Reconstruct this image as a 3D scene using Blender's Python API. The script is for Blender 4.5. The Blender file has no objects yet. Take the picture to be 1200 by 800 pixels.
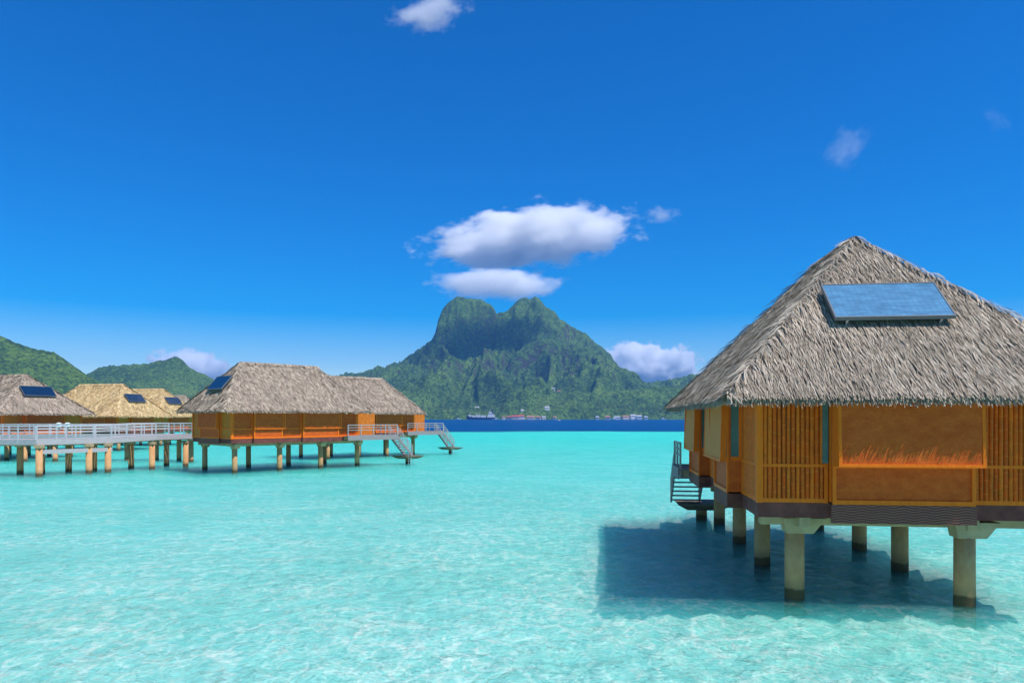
import bpy, math, random
import numpy as np
from mathutils import Vector, Matrix

random.seed(7)
RNG = np.random.default_rng(11)
S = bpy.context.scene
COL = S.collection
R = math.radians
F = 850.0            # focal length in photo pixels (1200 wide)
HOR = 489.5          # horizon row
CAMZ = 4.7

# ------------------------------------------------------------------ helpers
def tag(o, label=None, cat=None, group=None, kind=None):
    if label: o['label'] = label
    if cat: o['category'] = cat
    if group: o['group'] = group
    if kind: o['kind'] = kind
    return o

def empty(name, loc, rz=0.0):
    o = bpy.data.objects.new(name, None)
    COL.objects.link(o)
    o.location = loc
    o.rotation_euler = (0, 0, rz)
    o.empty_display_size = 0.3
    return o

def link_mesh(name, me, mat, parent=None, smooth=False):
    if mat is not None:
        me.materials.append(mat)
    o = bpy.data.objects.new(name, me)
    COL.objects.link(o)
    if parent is not None:
        o.parent = parent
    if smooth:
        me.polygons.foreach_set('use_smooth', [True] * len(me.polygons))
    return o

class MB:
    """collects boxes, bars and tubes and links them as one mesh object"""
    def __init__(self):
        self.v = []; self.f = []
    def add(self, vs, fs):
        n = len(self.v)
        self.v.extend([tuple(p) for p in vs])
        self.f.extend([tuple(i + n for i in f) for f in fs])
        return self
    def box(self, x0, x1, y0, y1, z0, z1):
        vs = [(x0,y0,z0),(x1,y0,z0),(x1,y1,z0),(x0,y1,z0),(x0,y0,z1),(x1,y0,z1),(x1,y1,z1),(x0,y1,z1)]
        return self.add(vs, [(0,3,2,1),(4,5,6,7),(0,1,5,4),(1,2,6,5),(2,3,7,6),(3,0,4,7)])
    def hexa(self, bot, top):
        return self.add(list(bot) + list(top), [(0,3,2,1),(4,5,6,7),(0,1,5,4),(1,2,6,5),(2,3,7,6),(3,0,4,7)])
    def bar(self, p, q, w, h):
        """rectangular bar from p to q, w across (horizontal), h the other way"""
        p = Vector(p); q = Vector(q); d = (q - p).normalized()
        up = Vector((0,0,1)) if abs(d.z) < 0.95 else Vector((0,1,0))
        s = d.cross(up).normalized() * (w / 2); t = s.cross(d).normalized() * (h / 2)
        vs = [p-s-t, p+s-t, p+s+t, p-s+t, q-s-t, q+s-t, q+s+t, q-s+t]
        return self.add(vs, [(3,2,1,0),(4,5,6,7),(0,1,5,4),(1,2,6,5),(2,3,7,6),(3,0,4,7)])
    def tube(self, p, q, r0, r1=None, n=10, caps=True):
        r1 = r0 if r1 is None else r1
        p = Vector(p); q = Vector(q); d = (q - p).normalized()
        up = Vector((0,0,1)) if abs(d.z) < 0.95 else Vector((1,0,0))
        s = d.cross(up).normalized(); t = s.cross(d).normalized()
        vs = []
        for c, r in ((p, r0), (q, r1)):
            for k in range(n):
                a = 2 * math.pi * k / n
                vs.append(c + s * (r * math.cos(a)) + t * (r * math.sin(a)))
        fs = [(k, (k+1) % n, n + (k+1) % n, n + k) for k in range(n)]
        if caps:
            fs += [tuple(range(n-1, -1, -1)), tuple(range(n, 2*n))]
        return self.add(vs, fs)
    def lathe(self, x, y, prof, n=18):
        vs = []
        for z, r in prof:
            for k in range(n):
                a = 2 * math.pi * k / n
                vs.append((x + r * math.cos(a), y + r * math.sin(a), z))
        fs = []
        for j in range(len(prof) - 1):
            for k in range(n):
                fs.append((j*n+k, j*n+(k+1) % n, (j+1)*n+(k+1) % n, (j+1)*n+k))
        fs.append(tuple(range((len(prof)-1)*n, len(prof)*n)))
        return self.add(vs, fs)
    def build(self, name, mat, parent=None, smooth=False, bevel=0.0):
        me = bpy.data.meshes.new(name)
        me.from_pydata(self.v, [], self.f)
        me.update()
        o = link_mesh(name, me, mat, parent, smooth)
        if bevel:
            m = o.modifiers.new('bevel', 'BEVEL'); m.width = bevel; m.segments = 2; m.limit_method = 'ANGLE'
        return o

def fast_mesh(name, verts, quads, mat, parent=None, smooth=False):
    """verts (n,3), quads (m,4) numpy"""
    me = bpy.data.meshes.new(name)
    n, m = len(verts), len(quads)
    me.vertices.add(n); me.vertices.foreach_set('co', np.asarray(verts, dtype=np.float32).ravel())
    me.loops.add(m * 4); me.loops.foreach_set('vertex_index', np.asarray(quads, dtype=np.int32).ravel())
    me.polygons.add(m)
    me.polygons.foreach_set('loop_start', np.arange(0, m * 4, 4, dtype=np.int32))
    me.polygons.foreach_set('loop_total', np.full(m, 4, dtype=np.int32))
    me.update(calc_edges=True); me.validate()
    return link_mesh(name, me, mat, parent, smooth)

# ------------------------------------------------------------------ node helpers
class NT:
    def __init__(self, name):
        self.m = bpy.data.materials.new(name); self.m.use_nodes = True
        self.t = self.m.node_tree; self.t.nodes.clear()
        self.out = self.n('ShaderNodeOutputMaterial')
    def n(self, kind, **kw):
        nd = self.t.nodes.new(kind)
        for k, v in kw.items():
            if k in nd.inputs: self.s(nd, k, v)
            else: setattr(nd, k, v)
        return nd
    def s(self, nd, k, v):
        i = nd.inputs[k]
        if isinstance(v, bpy.types.NodeSocket): self.t.links.new(v, i)
        else: i.default_value = v
    def l(self, a, b): self.t.links.new(a, b)
    def noise(self, vec, scale, detail=3.0, rough=0.55, dist=0.0, dim='3D'):
        nd = self.n('ShaderNodeTexNoise'); nd.noise_dimensions = dim
        nd.inputs['Scale'].default_value = scale; nd.inputs['Detail'].default_value = detail
        nd.inputs['Roughness'].default_value = rough; nd.inputs['Distortion'].default_value = dist
        if vec is not None: self.l(vec, nd.inputs['Vector'])
        return nd.outputs['Fac']
    def ramp(self, fac, stops, mode='LINEAR'):
        nd = self.n('ShaderNodeValToRGB'); cr = nd.color_ramp; cr.interpolation = mode
        while len(cr.elements) < len(stops): cr.elements.new(0.5)
        for e, (p, c) in zip(cr.elements, stops):
            e.position = p; e.color = c if len(c) == 4 else (*c, 1)
        self.l(fac, nd.inputs['Fac']); return nd.outputs['Color']
    def mix(self, fac, a, b, mode='MIX'):
        nd = self.n('ShaderNodeMix'); nd.data_type = 'RGBA'; nd.blend_type = mode
        for k, v in ((0, fac), (6, a), (7, b)):
            if isinstance(v, bpy.types.NodeSocket): self.l(v, nd.inputs[k])
            else: nd.inputs[k].default_value = v if k == 0 else (*v, 1) if len(v) == 3 else v
        return nd.outputs[2]
    def math(self, op, a, b=None, c=None, clamp=False):
        nd = self.n('ShaderNodeMath'); nd.operation = op; nd.use_clamp = clamp
        for k, v in enumerate((a, b, c)):
            if v is None: continue
            if isinstance(v, bpy.types.NodeSocket): self.l(v, nd.inputs[k])
            else: nd.inputs[k].default_value = v
        return nd.outputs[0]
    def mapr(self, v, a0, a1, b0, b1, smooth=False):
        nd = self.n('ShaderNodeMapRange'); nd.clamp = True
        if smooth: nd.interpolation_type = 'SMOOTHSTEP'
        self.l(v, nd.inputs[0])
        for k, x in zip((1,2,3,4), (a0,a1,b0,b1)): nd.inputs[k].default_value = x
        return nd.outputs[0]
    def mapping(self, vec, scale=(1,1,1), rot=(0,0,0), loc=(0,0,0)):
        nd = self.n('ShaderNodeMapping'); self.l(vec, nd.inputs['Vector'])
        nd.inputs['Scale'].default_value = scale; nd.inputs['Rotation'].default_value = rot; nd.inputs['Location'].default_value = loc
        return nd.outputs[0]
    def bump(self, h, strength=0.5, dist=0.02, normal=None):
        nd = self.n('ShaderNodeBump'); self.l(h, nd.inputs['Height'])
        nd.inputs['Strength'].default_value = strength; nd.inputs['Distance'].default_value = dist
        if normal is not None: self.l(normal, nd.inputs['Normal'])
        return nd.outputs[0]
    def principled(self, color, rough=0.7, normal=None, **kw):
        nd = self.n('ShaderNodeBsdfPrincipled')
        for k, v in (('Base Color', color), ('Roughness', rough)):
            if isinstance(v, bpy.types.NodeSocket): self.l(v, nd.inputs[k])
            else: nd.inputs[k].default_value = (*v, 1) if k == 'Base Color' and len(v) == 3 else v
        if normal is not None: self.l(normal, nd.inputs['Normal'])
        for k, v in kw.items(): nd.inputs[k].default_value = v
        self.l(nd.outputs[0], self.out.inputs['Surface']); return nd
    def obj(self): return self.n('ShaderNodeTexCoord').outputs['Object']
    def pos(self): return self.n('ShaderNodeNewGeometry').outputs['Position']

# ------------------------------------------------------------------ materials
def m_thatch(name, dark, mid, light):
    t = NT(name); g = t.n('ShaderNodeNewGeometry')
    c = t.ramp(g.outputs['Random Per Island'], [(0.0, dark), (0.45, mid), (1.0, light)])
    big = t.noise(t.obj(), 0.55, 4, 0.6)
    c = t.mix(t.mapr(big, 0.38, 0.68, 0.0, 0.6), c, tuple(x * 0.60 for x in mid))
    fine = t.noise(t.mapping(t.obj(), (40, 40, 12)), 1.0, 2)
    c = t.mix(0.35, c, t.ramp(fine, [(0.3, (0.35,0.35,0.35)), (0.7, (1,1,1))]), 'MULTIPLY')
    t.principled(c, 0.85, **{'Specular IOR Level': 0.15})
    return t.m
M = {}
M['thatch'] = m_thatch('grey_thatch', (0.21,0.16,0.115), (0.55,0.445,0.335), (0.79,0.67,0.53))
M['thatch_far'] = m_thatch('weathered_thatch', (0.32,0.245,0.18), (0.53,0.415,0.31), (0.68,0.56,0.43))
M['thatch_new'] = m_thatch('golden_thatch', (0.58,0.37,0.15), (0.88,0.62,0.29), (0.96,0.78,0.47))

def m_plain(name, col, rough=0.6, var=0.25, scale=3.0, bump=0.0, spec=0.3, stretch=(1,1,1), metallic=0.0):
    t = NT(name); v = t.mapping(t.obj(), stretch)
    nz = t.noise(v, scale, 5, 0.6)
    c = t.mix(t.mapr(nz, 0.3, 0.7, 0, 1), tuple(x * (1 - var) for x in col), tuple(min(1, x * (1 + var)) for x in col))
    nrm = None
    if bump: nrm = t.bump(t.noise(v, scale * 8, 3), bump, 0.01)
    t.principled(c, rough, nrm, **{'Specular IOR Level': spec, 'Metallic': metallic})
    return t.m
M['frame'] = m_plain('varnished_timber', (0.93,0.185,0.012), 0.5, 0.12, 2.5, 0.15, 0.12, (6,6,1))
M['dark_wood'] = m_plain('fascia_timber', (0.19,0.062,0.05), 0.6, 0.3, 3, 0.2, 0.1)
M['deck'] = m_plain('weathered_decking', (0.31,0.27,0.26), 0.8, 0.22, 4, 0.3, 0.2, (1,8,8))
M['deck_pale'] = m_plain('sunbleached_boards', (0.47,0.43,0.43), 0.8, 0.25, 3, 0.3, 0.15, (1,8,8))
M['rail_pale'] = m_plain('pale_rail', (0.58,0.56,0.57), 0.6, 0.12, 5)
M['landing'] = m_plain('landing_planks', (0.22,0.17,0.11), 0.8, 0.3, 4, 0.3, 0.1, (1,8,8))
M['rail'] = m_plain('grey_painted_rail', (0.40,0.38,0.37), 0.6, 0.12, 5)
M['concrete'] = m_plain('concrete_beam', (0.52,0.37,0.21), 0.85, 0.2, 2, 0.3, 0.1)
M['white'] = m_plain('white_paint', (0.8,0.8,0.78), 0.5, 0.05, 3)
M['alu'] = m_plain('aluminium', (0.55,0.56,0.58), 0.35, 0.05, 3, 0, 0.5, (1,1,1), 0.8)
M['panel_rim'] = m_plain('panel_rim', (0.16,0.17,0.18), 0.4, 0.05, 3, 0, 0.5)
M['ridge'] = m_plain('ridge_cap', (0.11,0.09,0.075), 0.9, 0.4, 6, 0.5)
M['dark'] = m_plain('dark_interior', (0.16,0.055,0.012), 0.9, 0.2)

def m_woven(name, a, b, sc=16.0):
    t = NT(name); o = t.obj()
    w1 = t.n('ShaderNodeTexChecker'); t.l(t.mapping(o, (1,1,1)), w1.inputs['Vector']); w1.inputs['Scale'].default_value = sc * 1.6
    nz = t.noise(t.mapping(o, (2,2,3.5)), 1.6, 6, 0.7)
    fine = t.noise(t.mapping(o, (sc*1.5, sc*1.5, sc*5)), 1.0, 2)
    c = t.mix(t.mapr(nz, 0.3, 0.75, 0, 1), a, b)
    c = t.mix(0.22, c, w1.outputs['Color'], 'MULTIPLY')
    c = t.mix(0.45, c, t.ramp(fine, [(0.3, (0.5,0.5,0.5)), (0.65, (1,1,1))]), 'MULTIPLY')
    h = t.math('ADD', w1.outputs['Fac'], fine)
    t.principled(c, 0.55, t.bump(h, 0.35, 0.01), **{'Specular IOR Level': 0.08})
    return t.m
M['woven'] = m_woven('woven_mat', (0.70,0.100,0.014), (0.97,0.20,0.034))
M['woven_pale'] = m_woven('pale_woven_mat', (0.93,0.27,0.05), (0.96,0.35,0.08))

def m_bamboo(name, a, b, n):
    t = NT(name); g = t.n('ShaderNodeNewGeometry'); o = t.obj()
    c = t.mix(g.outputs['Random Per Island'], a, b)
    nz = t.noise(t.mapping(o, (5,5,2.2)), 1.5, 4, 0.6)
    c = t.mix(t.mapr(nz, 0.35, 0.75, 0, 0.7), c, (0.40,0.10,0.012))
    sep = t.n('ShaderNodeSeparateXYZ'); t.l(o, sep.inputs[0])
    if n:   # pole stripes for far houses
        s = t.math('ADD', sep.outputs[0], sep.outputs[1])
        st = t.math('ABSOLUTE', t.math('SINE', t.math('MULTIPLY', s, n)))
        c = t.mix(t.mapr(st, 0.0, 0.5, 0.65, 0.0), c, (0.26,0.06,0.008))
        t.principled(c, 0.5, t.bump(st, 0.5, 0.03), **{'Specular IOR Level': 0.1})
    else:   # node rings along each pole
        off = t.math('ADD', sep.outputs[2], t.math('MULTIPLY', g.outputs['Random Per Island'], 3.0))
        fr = t.math('FRACT', t.math('DIVIDE', off, 0.33))
        c = t.mix(t.mapr(fr, 0.0, 0.07, 0.75, 0.0), c, (0.95,0.32,0.05))
        t.principled(c, 0.4, None, **{'Specular IOR Level': 0.15})
    return t.m
M['bamboo'] = m_bamboo('bamboo_poles', (0.80,0.11,0.006), (0.96,0.20,0.012), 0)
M['bamboo_far'] = m_bamboo('bamboo_screen', (0.74,0.22,0.025), (0.84,0.28,0.04), 22)

def m_wavefascia():
    t = NT('carved_fascia'); o = t.obj()
    w = t.n('ShaderNodeTexWave'); w.bands_direction = 'Z'
    w.inputs['Scale'].default_value = 5.0; w.inputs['Distortion'].default_value = 0.0
    sep = t.n('ShaderNodeSeparateXYZ'); t.l(o, sep.inputs[0])
    sx = t.math('MULTIPLY', t.math('SINE', t.math('MULTIPLY', sep.outputs[0], 13.0)), 0.02)
    comb = t.n('ShaderNodeCombineXYZ'); t.l(sep.outputs[0], comb.inputs[0]); t.l(sep.outputs[1], comb.inputs[1]); t.l(t.math('ADD', sep.outputs[2], sx), comb.inputs[2])
    t.l(comb.outputs[0], w.inputs['Vector'])
    c = t.mix(t.mapr(w.outputs['Fac'], 0.55, 0.85, 0, 1), (0.17,0.058,0.046), (0.34,0.15,0.11))
    t.principled(c, 0.6, t.bump(w.outputs['Fac'], 0.6, 0.02), **{'Specular IOR Level': 0.1})
    return t.m
M['wave'] = m_wavefascia()

def m_glass(name, col):
    t = NT(name)
    nz = t.noise(t.mapping(t.obj(), (1,1,2)), 1.2, 3)
    c = t.mix(t.mapr(nz, 0.3, 0.7, 0, 1), tuple(x*0.75 for x in col), col)
    t.principled(c, 0.12, None, **{'Specular IOR Level': 0.6})
    return t.m
M['glass'] = m_glass('teal_glass', (0.10,0.23,0.22))

def m_solar(name, col, cell=True):
    t = NT(name); o = t.obj()
    br = t.n('ShaderNodeTexBrick'); br.offset = 0.0
    t.l(o, br.inputs['Vector'])
    br.inputs['Scale'].default_value = 1.0; br.inputs['Mortar Size'].default_value = 0.008
    br.inputs['Brick Width'].default_value = 0.165; br.inputs['Row Height'].default_value = 0.165
    nz = t.noise(t.mapping(o, (2,5,1)), 1.0, 4, 0.6)
    c = t.mix(t.mapr(nz, 0.3, 0.7, 0, 1), tuple(x*0.7 for x in col), tuple(x*1.25 for x in col))
    c = t.mix(t.math('SUBTRACT', 1.0, br.outputs['Fac']), tuple(min(1,x*0.78) for x in col), c)
    t.principled(c, 0.13, t.bump(nz, 0.10, 0.05), **{'Specular IOR Level': 0.6})
    return t.m
M['solar'] = m_solar('solar_cells', (0.008,0.030,0.075))
M['solar_near'] = m_solar('reflecting_solar_cells', (0.11,0.26,0.41))  # pale blue base colour stands in for sky reflected in the panel

def m_pile():
    t = NT('pile_concrete'); p = t.pos()
    sep = t.n('ShaderNodeSeparateXYZ'); t.l(p, sep.inputs[0])
    nz = t.noise(t.mapping(p, (1.5,1.5,0.7)), 2.0, 5, 0.65)
    c = t.mix(t.mapr(nz, 0.3, 0.7, 0, 1), (0.54,0.26,0.11), (0.68,0.40,0.19))
    lev = t.math('ADD', sep.outputs[2], t.math('MULTIPLY', nz, -0.30))
    c = t.mix(t.mapr(lev, 0.06, 0.12, 1.0, 0.0), c, (0.07,0.040,0.02))
    c = t.mix(t.mapr(lev, 0.16, 0.42, 0.45, 0.0), c, (0.16,0.12,0.06))
    t.principled(c, 0.8, t.bump(nz, 0.4, 0.02), **{'Specular IOR Level': 0.15})
    return t.m
M['pile'] = m_pile()

# ------------------------------------------------------------------ sun, sky, camera
SUN_EL, SUN_A = 59.5, 33.5     # elevation, degrees from +X towards the camera
sd = Vector((math.cos(R(SUN_EL)) * math.cos(R(SUN_A)), -math.cos(R(SUN_EL)) * math.sin(R(SUN_A)), math.sin(R(SUN_EL))))
ld = bpy.data.lights.new('sun', 'SUN'); ld.energy = 5.0; ld.angle = R(0.53); ld.color = (1.0, 0.97, 0.93)
sun = bpy.data.objects.new('sun', ld); COL.objects.link(sun)
sun.rotation_euler = sd.to_track_quat('Z', 'Y').to_euler(); sun.location = (60, -30, 90)

W = bpy.data.worlds.new('World'); S.world = W; W.use_nodes = True
wt = W.node_tree; wt.nodes.clear()
wo = wt.nodes.new('ShaderNodeOutputWorld'); bg = wt.nodes.new('ShaderNodeBackground'); sky = wt.nodes.new('ShaderNodeTexSky')
sky.sky_type = 'NISHITA'; sky.sun_disc = False; sky.sun_elevation = R(SUN_EL)
sky.sun_rotation = math.atan2(sd.x, sd.y)
sky.altitude = 0; sky.air_density = 1.0; sky.dust_density = 0.1; sky.ozone_density = 3.0
hs = wt.nodes.new('ShaderNodeHueSaturation'); hs.inputs['Saturation'].default_value = 1.93; hs.inputs['Hue'].default_value = 0.514; hs.inputs['Value'].default_value = 1.12
bg.inputs['Strength'].default_value = 0.13
wt.links.new(sky.outputs[0], hs.inputs['Color']); wt.links.new(hs.outputs[0], bg.inputs['Color']); wt.links.new(bg.outputs[0], wo.inputs['Surface'])

cd = bpy.data.cameras.new('camera'); cam = bpy.data.objects.new('camera', cd); COL.objects.link(cam)
cd.sensor_width = 36; cd.lens = F / 1200 * 36; cd.shift_y = (HOR - 400) / 1200
cd.clip_start = 0.1; cd.clip_end = 60000
cam.location = (0, 0, CAMZ); cam.rotation_euler = (R(90), 0, 0)
S.camera = cam
S.view_settings.view_transform = 'Standard'; S.view_settings.look = 'None'
S.view_settings.exposure = 0.0; S.view_settings.gamma = 1.0; S.view_settings.use_curve_mapping = False
S.cycles.use_denoising = True
S.cycles.max_bounces = 16; S.cycles.diffuse_bounces = 4; S.cycles.transparent_max_bounces = 16
S.cycles.volume_bounces = 14; S.cycles.caustics_reflective = False; S.cycles.caustics_refractive = False
S.cycles.volume_step_rate = 0.35; S.cycles.volume_max_steps = 512

# ------------------------------------------------------------------ noise (numpy)
def perlin(x, y, seed=0):
    xi = np.floor(x).astype(np.int64); yi = np.floor(y).astype(np.int64)
    xf = x - xi; yf = y - yi
    def h(i, j):
        n = (i * 374761393 + j * 668265263 + seed * 1442695041) & 0xffffffff
        n = ((n ^ (n >> 13)) * 1274126177) & 0xffffffff
        return ((n ^ (n >> 16)) & 0xffff) / 65535.0 * 2 * np.pi
    def g(i, j, dx, dy):
        a = h(i, j); return np.cos(a) * dx + np.sin(a) * dy
    u = xf*xf*xf*(xf*(xf*6-15)+10); v = yf*yf*yf*(yf*(yf*6-15)+10)
    a = g(xi, yi, xf, yf); b = g(xi+1, yi, xf-1, yf); c = g(xi, yi+1, xf, yf-1); d = g(xi+1, yi+1, xf-1, yf-1)
    return (a*(1-u)+b*u)*(1-v) + (c*(1-u)+d*u)*v
def fbm(x, y, oct=5, seed=0, ridged=False):
    s = np.zeros_like(x); amp = 1.0; tot = 0
    for k in range(oct):
        n = perlin(x * 2**k, y * 2**k, seed + k)
        s += amp * ((1 - 2*np.abs(n)) if ridged else n); tot += amp; amp *= 0.5
    return s / tot
def worley(x, y, seed=0):
    xi = np.floor(x).astype(np.int64); yi = np.floor(y).astype(np.int64); best = np.full(x.shape, 9.0); hid = np.zeros_like(x)
    for di in (-1,0,1):
        for dj in (-1,0,1):
            i = xi+di; j = yi+dj
            n = (i * 374761393 + j * 668265263 + seed * 97531) & 0xffffffff
            n = ((n ^ (n >> 13)) * 1274126177) & 0xffffffff
            rx = ((n ^ (n >> 16)) & 0x3ff) / 1023.0; ry = ((n >> 10) & 0x3ff) / 1023.0
            d = np.hypot(i + rx - x, j + ry - y)
            m = d < best; best = np.where(m, d, best); hid = np.where(m, ((n >> 5) & 0xff) / 255.0, hid)
    return best, hid

# ------------------------------------------------------------------ water and sea bed
def m_sand():
    t = NT('sea_bed_sand'); p = t.pos()
    n1 = t.noise(t.mapping(p, (0.05, 0.12, 1)), 1.0, 5, 0.6)
    n2 = t.noise(t.mapping(p, (0.6, 1.4, 1)), 1.0, 4, 0.6)
    c = t.ramp(n1, [(0.3, (0.74,0.76,0.68)), (0.5, (0.84,0.84,0.78)), (0.7, (0.90,0.90,0.86))])
    c = t.mix(t.mapr(n2, 0.35, 0.7, 0, 0.25), c, (0.60,0.62,0.52))
    pb = t.principled(c, 0.95, None, **{'Specular IOR Level': 0.0, 'Subsurface Weight': 0.0})
    pb.subsurface_method = 'BURLEY'; pb.inputs['Subsurface Radius'].default_value = (0.2, 6.0, 5.5)
    return t.m

def m_water():
    t = NT('lagoon_water'); p = t.pos()
    sep = t.n('ShaderNodeSeparateXYZ'); t.l(p, sep.inputs[0]); Y = sep.outputs[1]
    # ripples
    v1 = t.mapping(p, (0.75, 0.8, 1), (0,0,R(14)))
    a = t.noise(v1, 0.55, 4, 0.6, 0.6, '2D')
    b = t.noise(t.mapping(p, (1.3, 1.1, 1), (0,0,R(-20))), 1.7, 4, 0.62, 0.9, '2D')
    c_ = t.noise(t.mapping(p, (1.2, 0.9, 1), (0,0,R(8))), 6.0, 2, 0.5, 0.4, '2D')
    h = t.math('ADD', t.math('MULTIPLY', a, 0.34), t.math('ADD', t.math('MULTIPLY', b, 0.19), t.math('MULTIPLY', c_, 0.032)))
    nrm = t.bump(h, 1.0, 1.0)
    fr = t.n('ShaderNodeFresnel'); fr.inputs['IOR'].default_value = 1.33; t.l(nrm, fr.inputs['Normal'])
    gl = t.n('ShaderNodeBsdfGlossy'); gl.inputs['Roughness'].default_value = 0.06; t.l(nrm, gl.inputs['Normal'])
    # bright lines of sunlight focused by ripples, painted into the surface tint
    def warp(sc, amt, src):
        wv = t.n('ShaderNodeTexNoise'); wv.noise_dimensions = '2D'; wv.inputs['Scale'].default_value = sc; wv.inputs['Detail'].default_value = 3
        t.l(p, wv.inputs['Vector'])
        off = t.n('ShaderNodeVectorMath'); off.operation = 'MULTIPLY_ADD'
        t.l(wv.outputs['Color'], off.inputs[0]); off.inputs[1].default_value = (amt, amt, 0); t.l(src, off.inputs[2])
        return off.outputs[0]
    def caustic_web(sx, sy, rot, sc, amt, width):
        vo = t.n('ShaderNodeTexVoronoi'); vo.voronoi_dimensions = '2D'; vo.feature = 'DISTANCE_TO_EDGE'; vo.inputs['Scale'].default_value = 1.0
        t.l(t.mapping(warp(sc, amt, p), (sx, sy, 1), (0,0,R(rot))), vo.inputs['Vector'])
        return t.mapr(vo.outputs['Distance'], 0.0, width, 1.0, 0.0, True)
    k1 = caustic_web(1.25, 0.62, 12, 1.1, 1.3, 0.15)
    k2 = caustic_web(2.7, 1.35, -22, 2.2, 0.7, 0.15)
    k3 = caustic_web(5.2, 2.8, 20, 4.5, 0.35, 0.17)
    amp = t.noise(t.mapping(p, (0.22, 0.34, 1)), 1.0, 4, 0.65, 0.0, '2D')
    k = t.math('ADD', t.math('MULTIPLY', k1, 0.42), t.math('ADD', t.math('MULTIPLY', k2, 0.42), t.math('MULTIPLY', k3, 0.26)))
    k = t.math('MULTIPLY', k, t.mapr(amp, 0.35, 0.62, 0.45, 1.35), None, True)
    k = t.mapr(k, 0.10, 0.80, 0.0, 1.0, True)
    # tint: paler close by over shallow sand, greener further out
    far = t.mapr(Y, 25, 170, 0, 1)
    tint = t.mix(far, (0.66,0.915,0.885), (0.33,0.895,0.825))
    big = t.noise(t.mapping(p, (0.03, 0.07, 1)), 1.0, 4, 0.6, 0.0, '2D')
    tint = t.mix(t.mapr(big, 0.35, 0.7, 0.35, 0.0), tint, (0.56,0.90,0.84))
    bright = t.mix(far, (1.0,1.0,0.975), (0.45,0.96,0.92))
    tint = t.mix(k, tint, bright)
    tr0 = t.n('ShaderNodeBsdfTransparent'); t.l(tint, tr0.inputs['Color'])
    milk = t.n('ShaderNodeBsdfDiffuse'); t.l(t.mix(k, (0.06,0.55,0.58), (0.95,1.0,1.0)), milk.inputs['Color']); t.l(nrm, milk.inputs['Normal'])  # turbid part of the water, the same focused light painted into its colour
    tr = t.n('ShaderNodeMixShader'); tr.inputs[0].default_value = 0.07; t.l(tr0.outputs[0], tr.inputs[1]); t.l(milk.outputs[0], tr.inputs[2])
    # deep channel beyond the reef edge
    dn = t.noise(t.mapping(p, (0.02, 0.06, 1)), 1.0, 4, 0.6, 0.0, '2D')
    df = t.n('ShaderNodeBsdfDiffuse'); t.l(t.mix(dn, (0.002,0.055,0.19), (0.003,0.085,0.26)), df.inputs['Color'])
    edge = t.math('ADD', Y, t.math('MULTIPLY', t.math('SUBTRACT', t.noise(t.mapping(p, (0.02,0.02,1)), 1.0, 3, 0.6, 0.0, '2D'), 0.5), 60.0))
    deep = t.mapr(edge, 240, 275, 0, 1)
    body = t.n('ShaderNodeMixShader'); t.l(deep, body.inputs[0]); t.l(tr.outputs[0], body.inputs[1]); t.l(df.outputs[0], body.inputs[2])
    mx = t.n('ShaderNodeMixShader')
    t.l(t.math('MINIMUM', t.math('MULTIPLY', fr.outputs[0], t.mapr(Y, 20, 220, 0.66, 0.2)), 0.5), mx.inputs[0])
    t.l(body.outputs[0], mx.inputs[1]); t.l(gl.outputs[0], mx.inputs[2])
    t.l(mx.outputs[0], t.out.inputs['Surface'])
    vs = t.n('ShaderNodeVolumeScatter'); vs.inputs['Color'].default_value = (0.30, 0.985, 0.95, 1); vs.inputs['Density'].default_value = 0.35
    vs.inputs['Anisotropy'].default_value = 0.2
    va = t.n('ShaderNodeVolumeAbsorption'); va.inputs['Color'].default_value = (0.0, 0.985, 0.94, 1); va.inputs['Density'].default_value = 0.15
    ad = t.n('ShaderNodeAddShader'); t.l(vs.outputs[0], ad.inputs[0]); t.l(va.outputs[0], ad.inputs[1])
    t.l(ad.outputs[0], t.out.inputs['Volume'])
    return t.m

BED = -0.50
def sheet(name, mat, xs, ys, z):
    vs = []; fs = []
    for j, y in enumerate(ys):
        for i, x in enumerate(xs): vs.append((x, y, z(x, y)))
    n = len(xs)
    for j in range(len(ys)-1):
        for i in range(n-1): fs.append((j*n+i, j*n+i+1, (j+1)*n+i+1, (j+1)*n+i))
    me = bpy.data.meshes.new(name); me.from_pydata(vs, [], fs); me.update()
    return link_mesh(name, me, mat, None, True)
XS = [-6500,-2500,-800,-200,-60,0,60,200,800,2500,6500]
wb = MB(); wb.box(-6500, 6500, -600, 9000, -7.9, 0.0)
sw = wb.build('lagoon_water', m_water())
tag(sw, 'clear turquoise lagoon water with small ripples and a deep blue channel beyond', None, None, 'structure')
def bed_z(x, y):
    x = np.asarray(x, float); y = np.asarray(y, float)
    wx = x + 0.9*perlin(x/2.3, y/2.3, 301); wy = y + 0.9*perlin(x/2.3 + 7, y/2.3, 302)
    amp = np.clip((70 - y)/25, 0, 1) * np.clip((y + 5)/6, 0, 1)
    z = 0.20*perlin(wx/1.5, wy/1.0, 303) + 0.20*perlin(wx/0.62, wy/0.5, 304) + 0.13*perlin(x/4.5, y/3.5, 305) + 0.16*perlin(wx/0.36, wy/0.32, 306)
    return np.where(y > 300, -6.0, BED + amp*z)
_xs = np.concatenate([[-6500,-2500,-800,-200,-90], np.arange(-60, -12, 0.8), np.arange(-12, 22, 0.14), np.arange(22, 60, 0.8), [90,200,800,2500,6500]])
_ys = np.concatenate([[-600,-100,-20,-6], np.arange(0, 10, 0.5), np.arange(10, 46, 0.16), np.arange(46, 72, 0.6), [90,160,240,300,301,800,2000,4000,9000]])
_X, _Y = np.meshgrid(_xs, _ys); _i = np.arange(_X.size).reshape(_X.shape)
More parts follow.
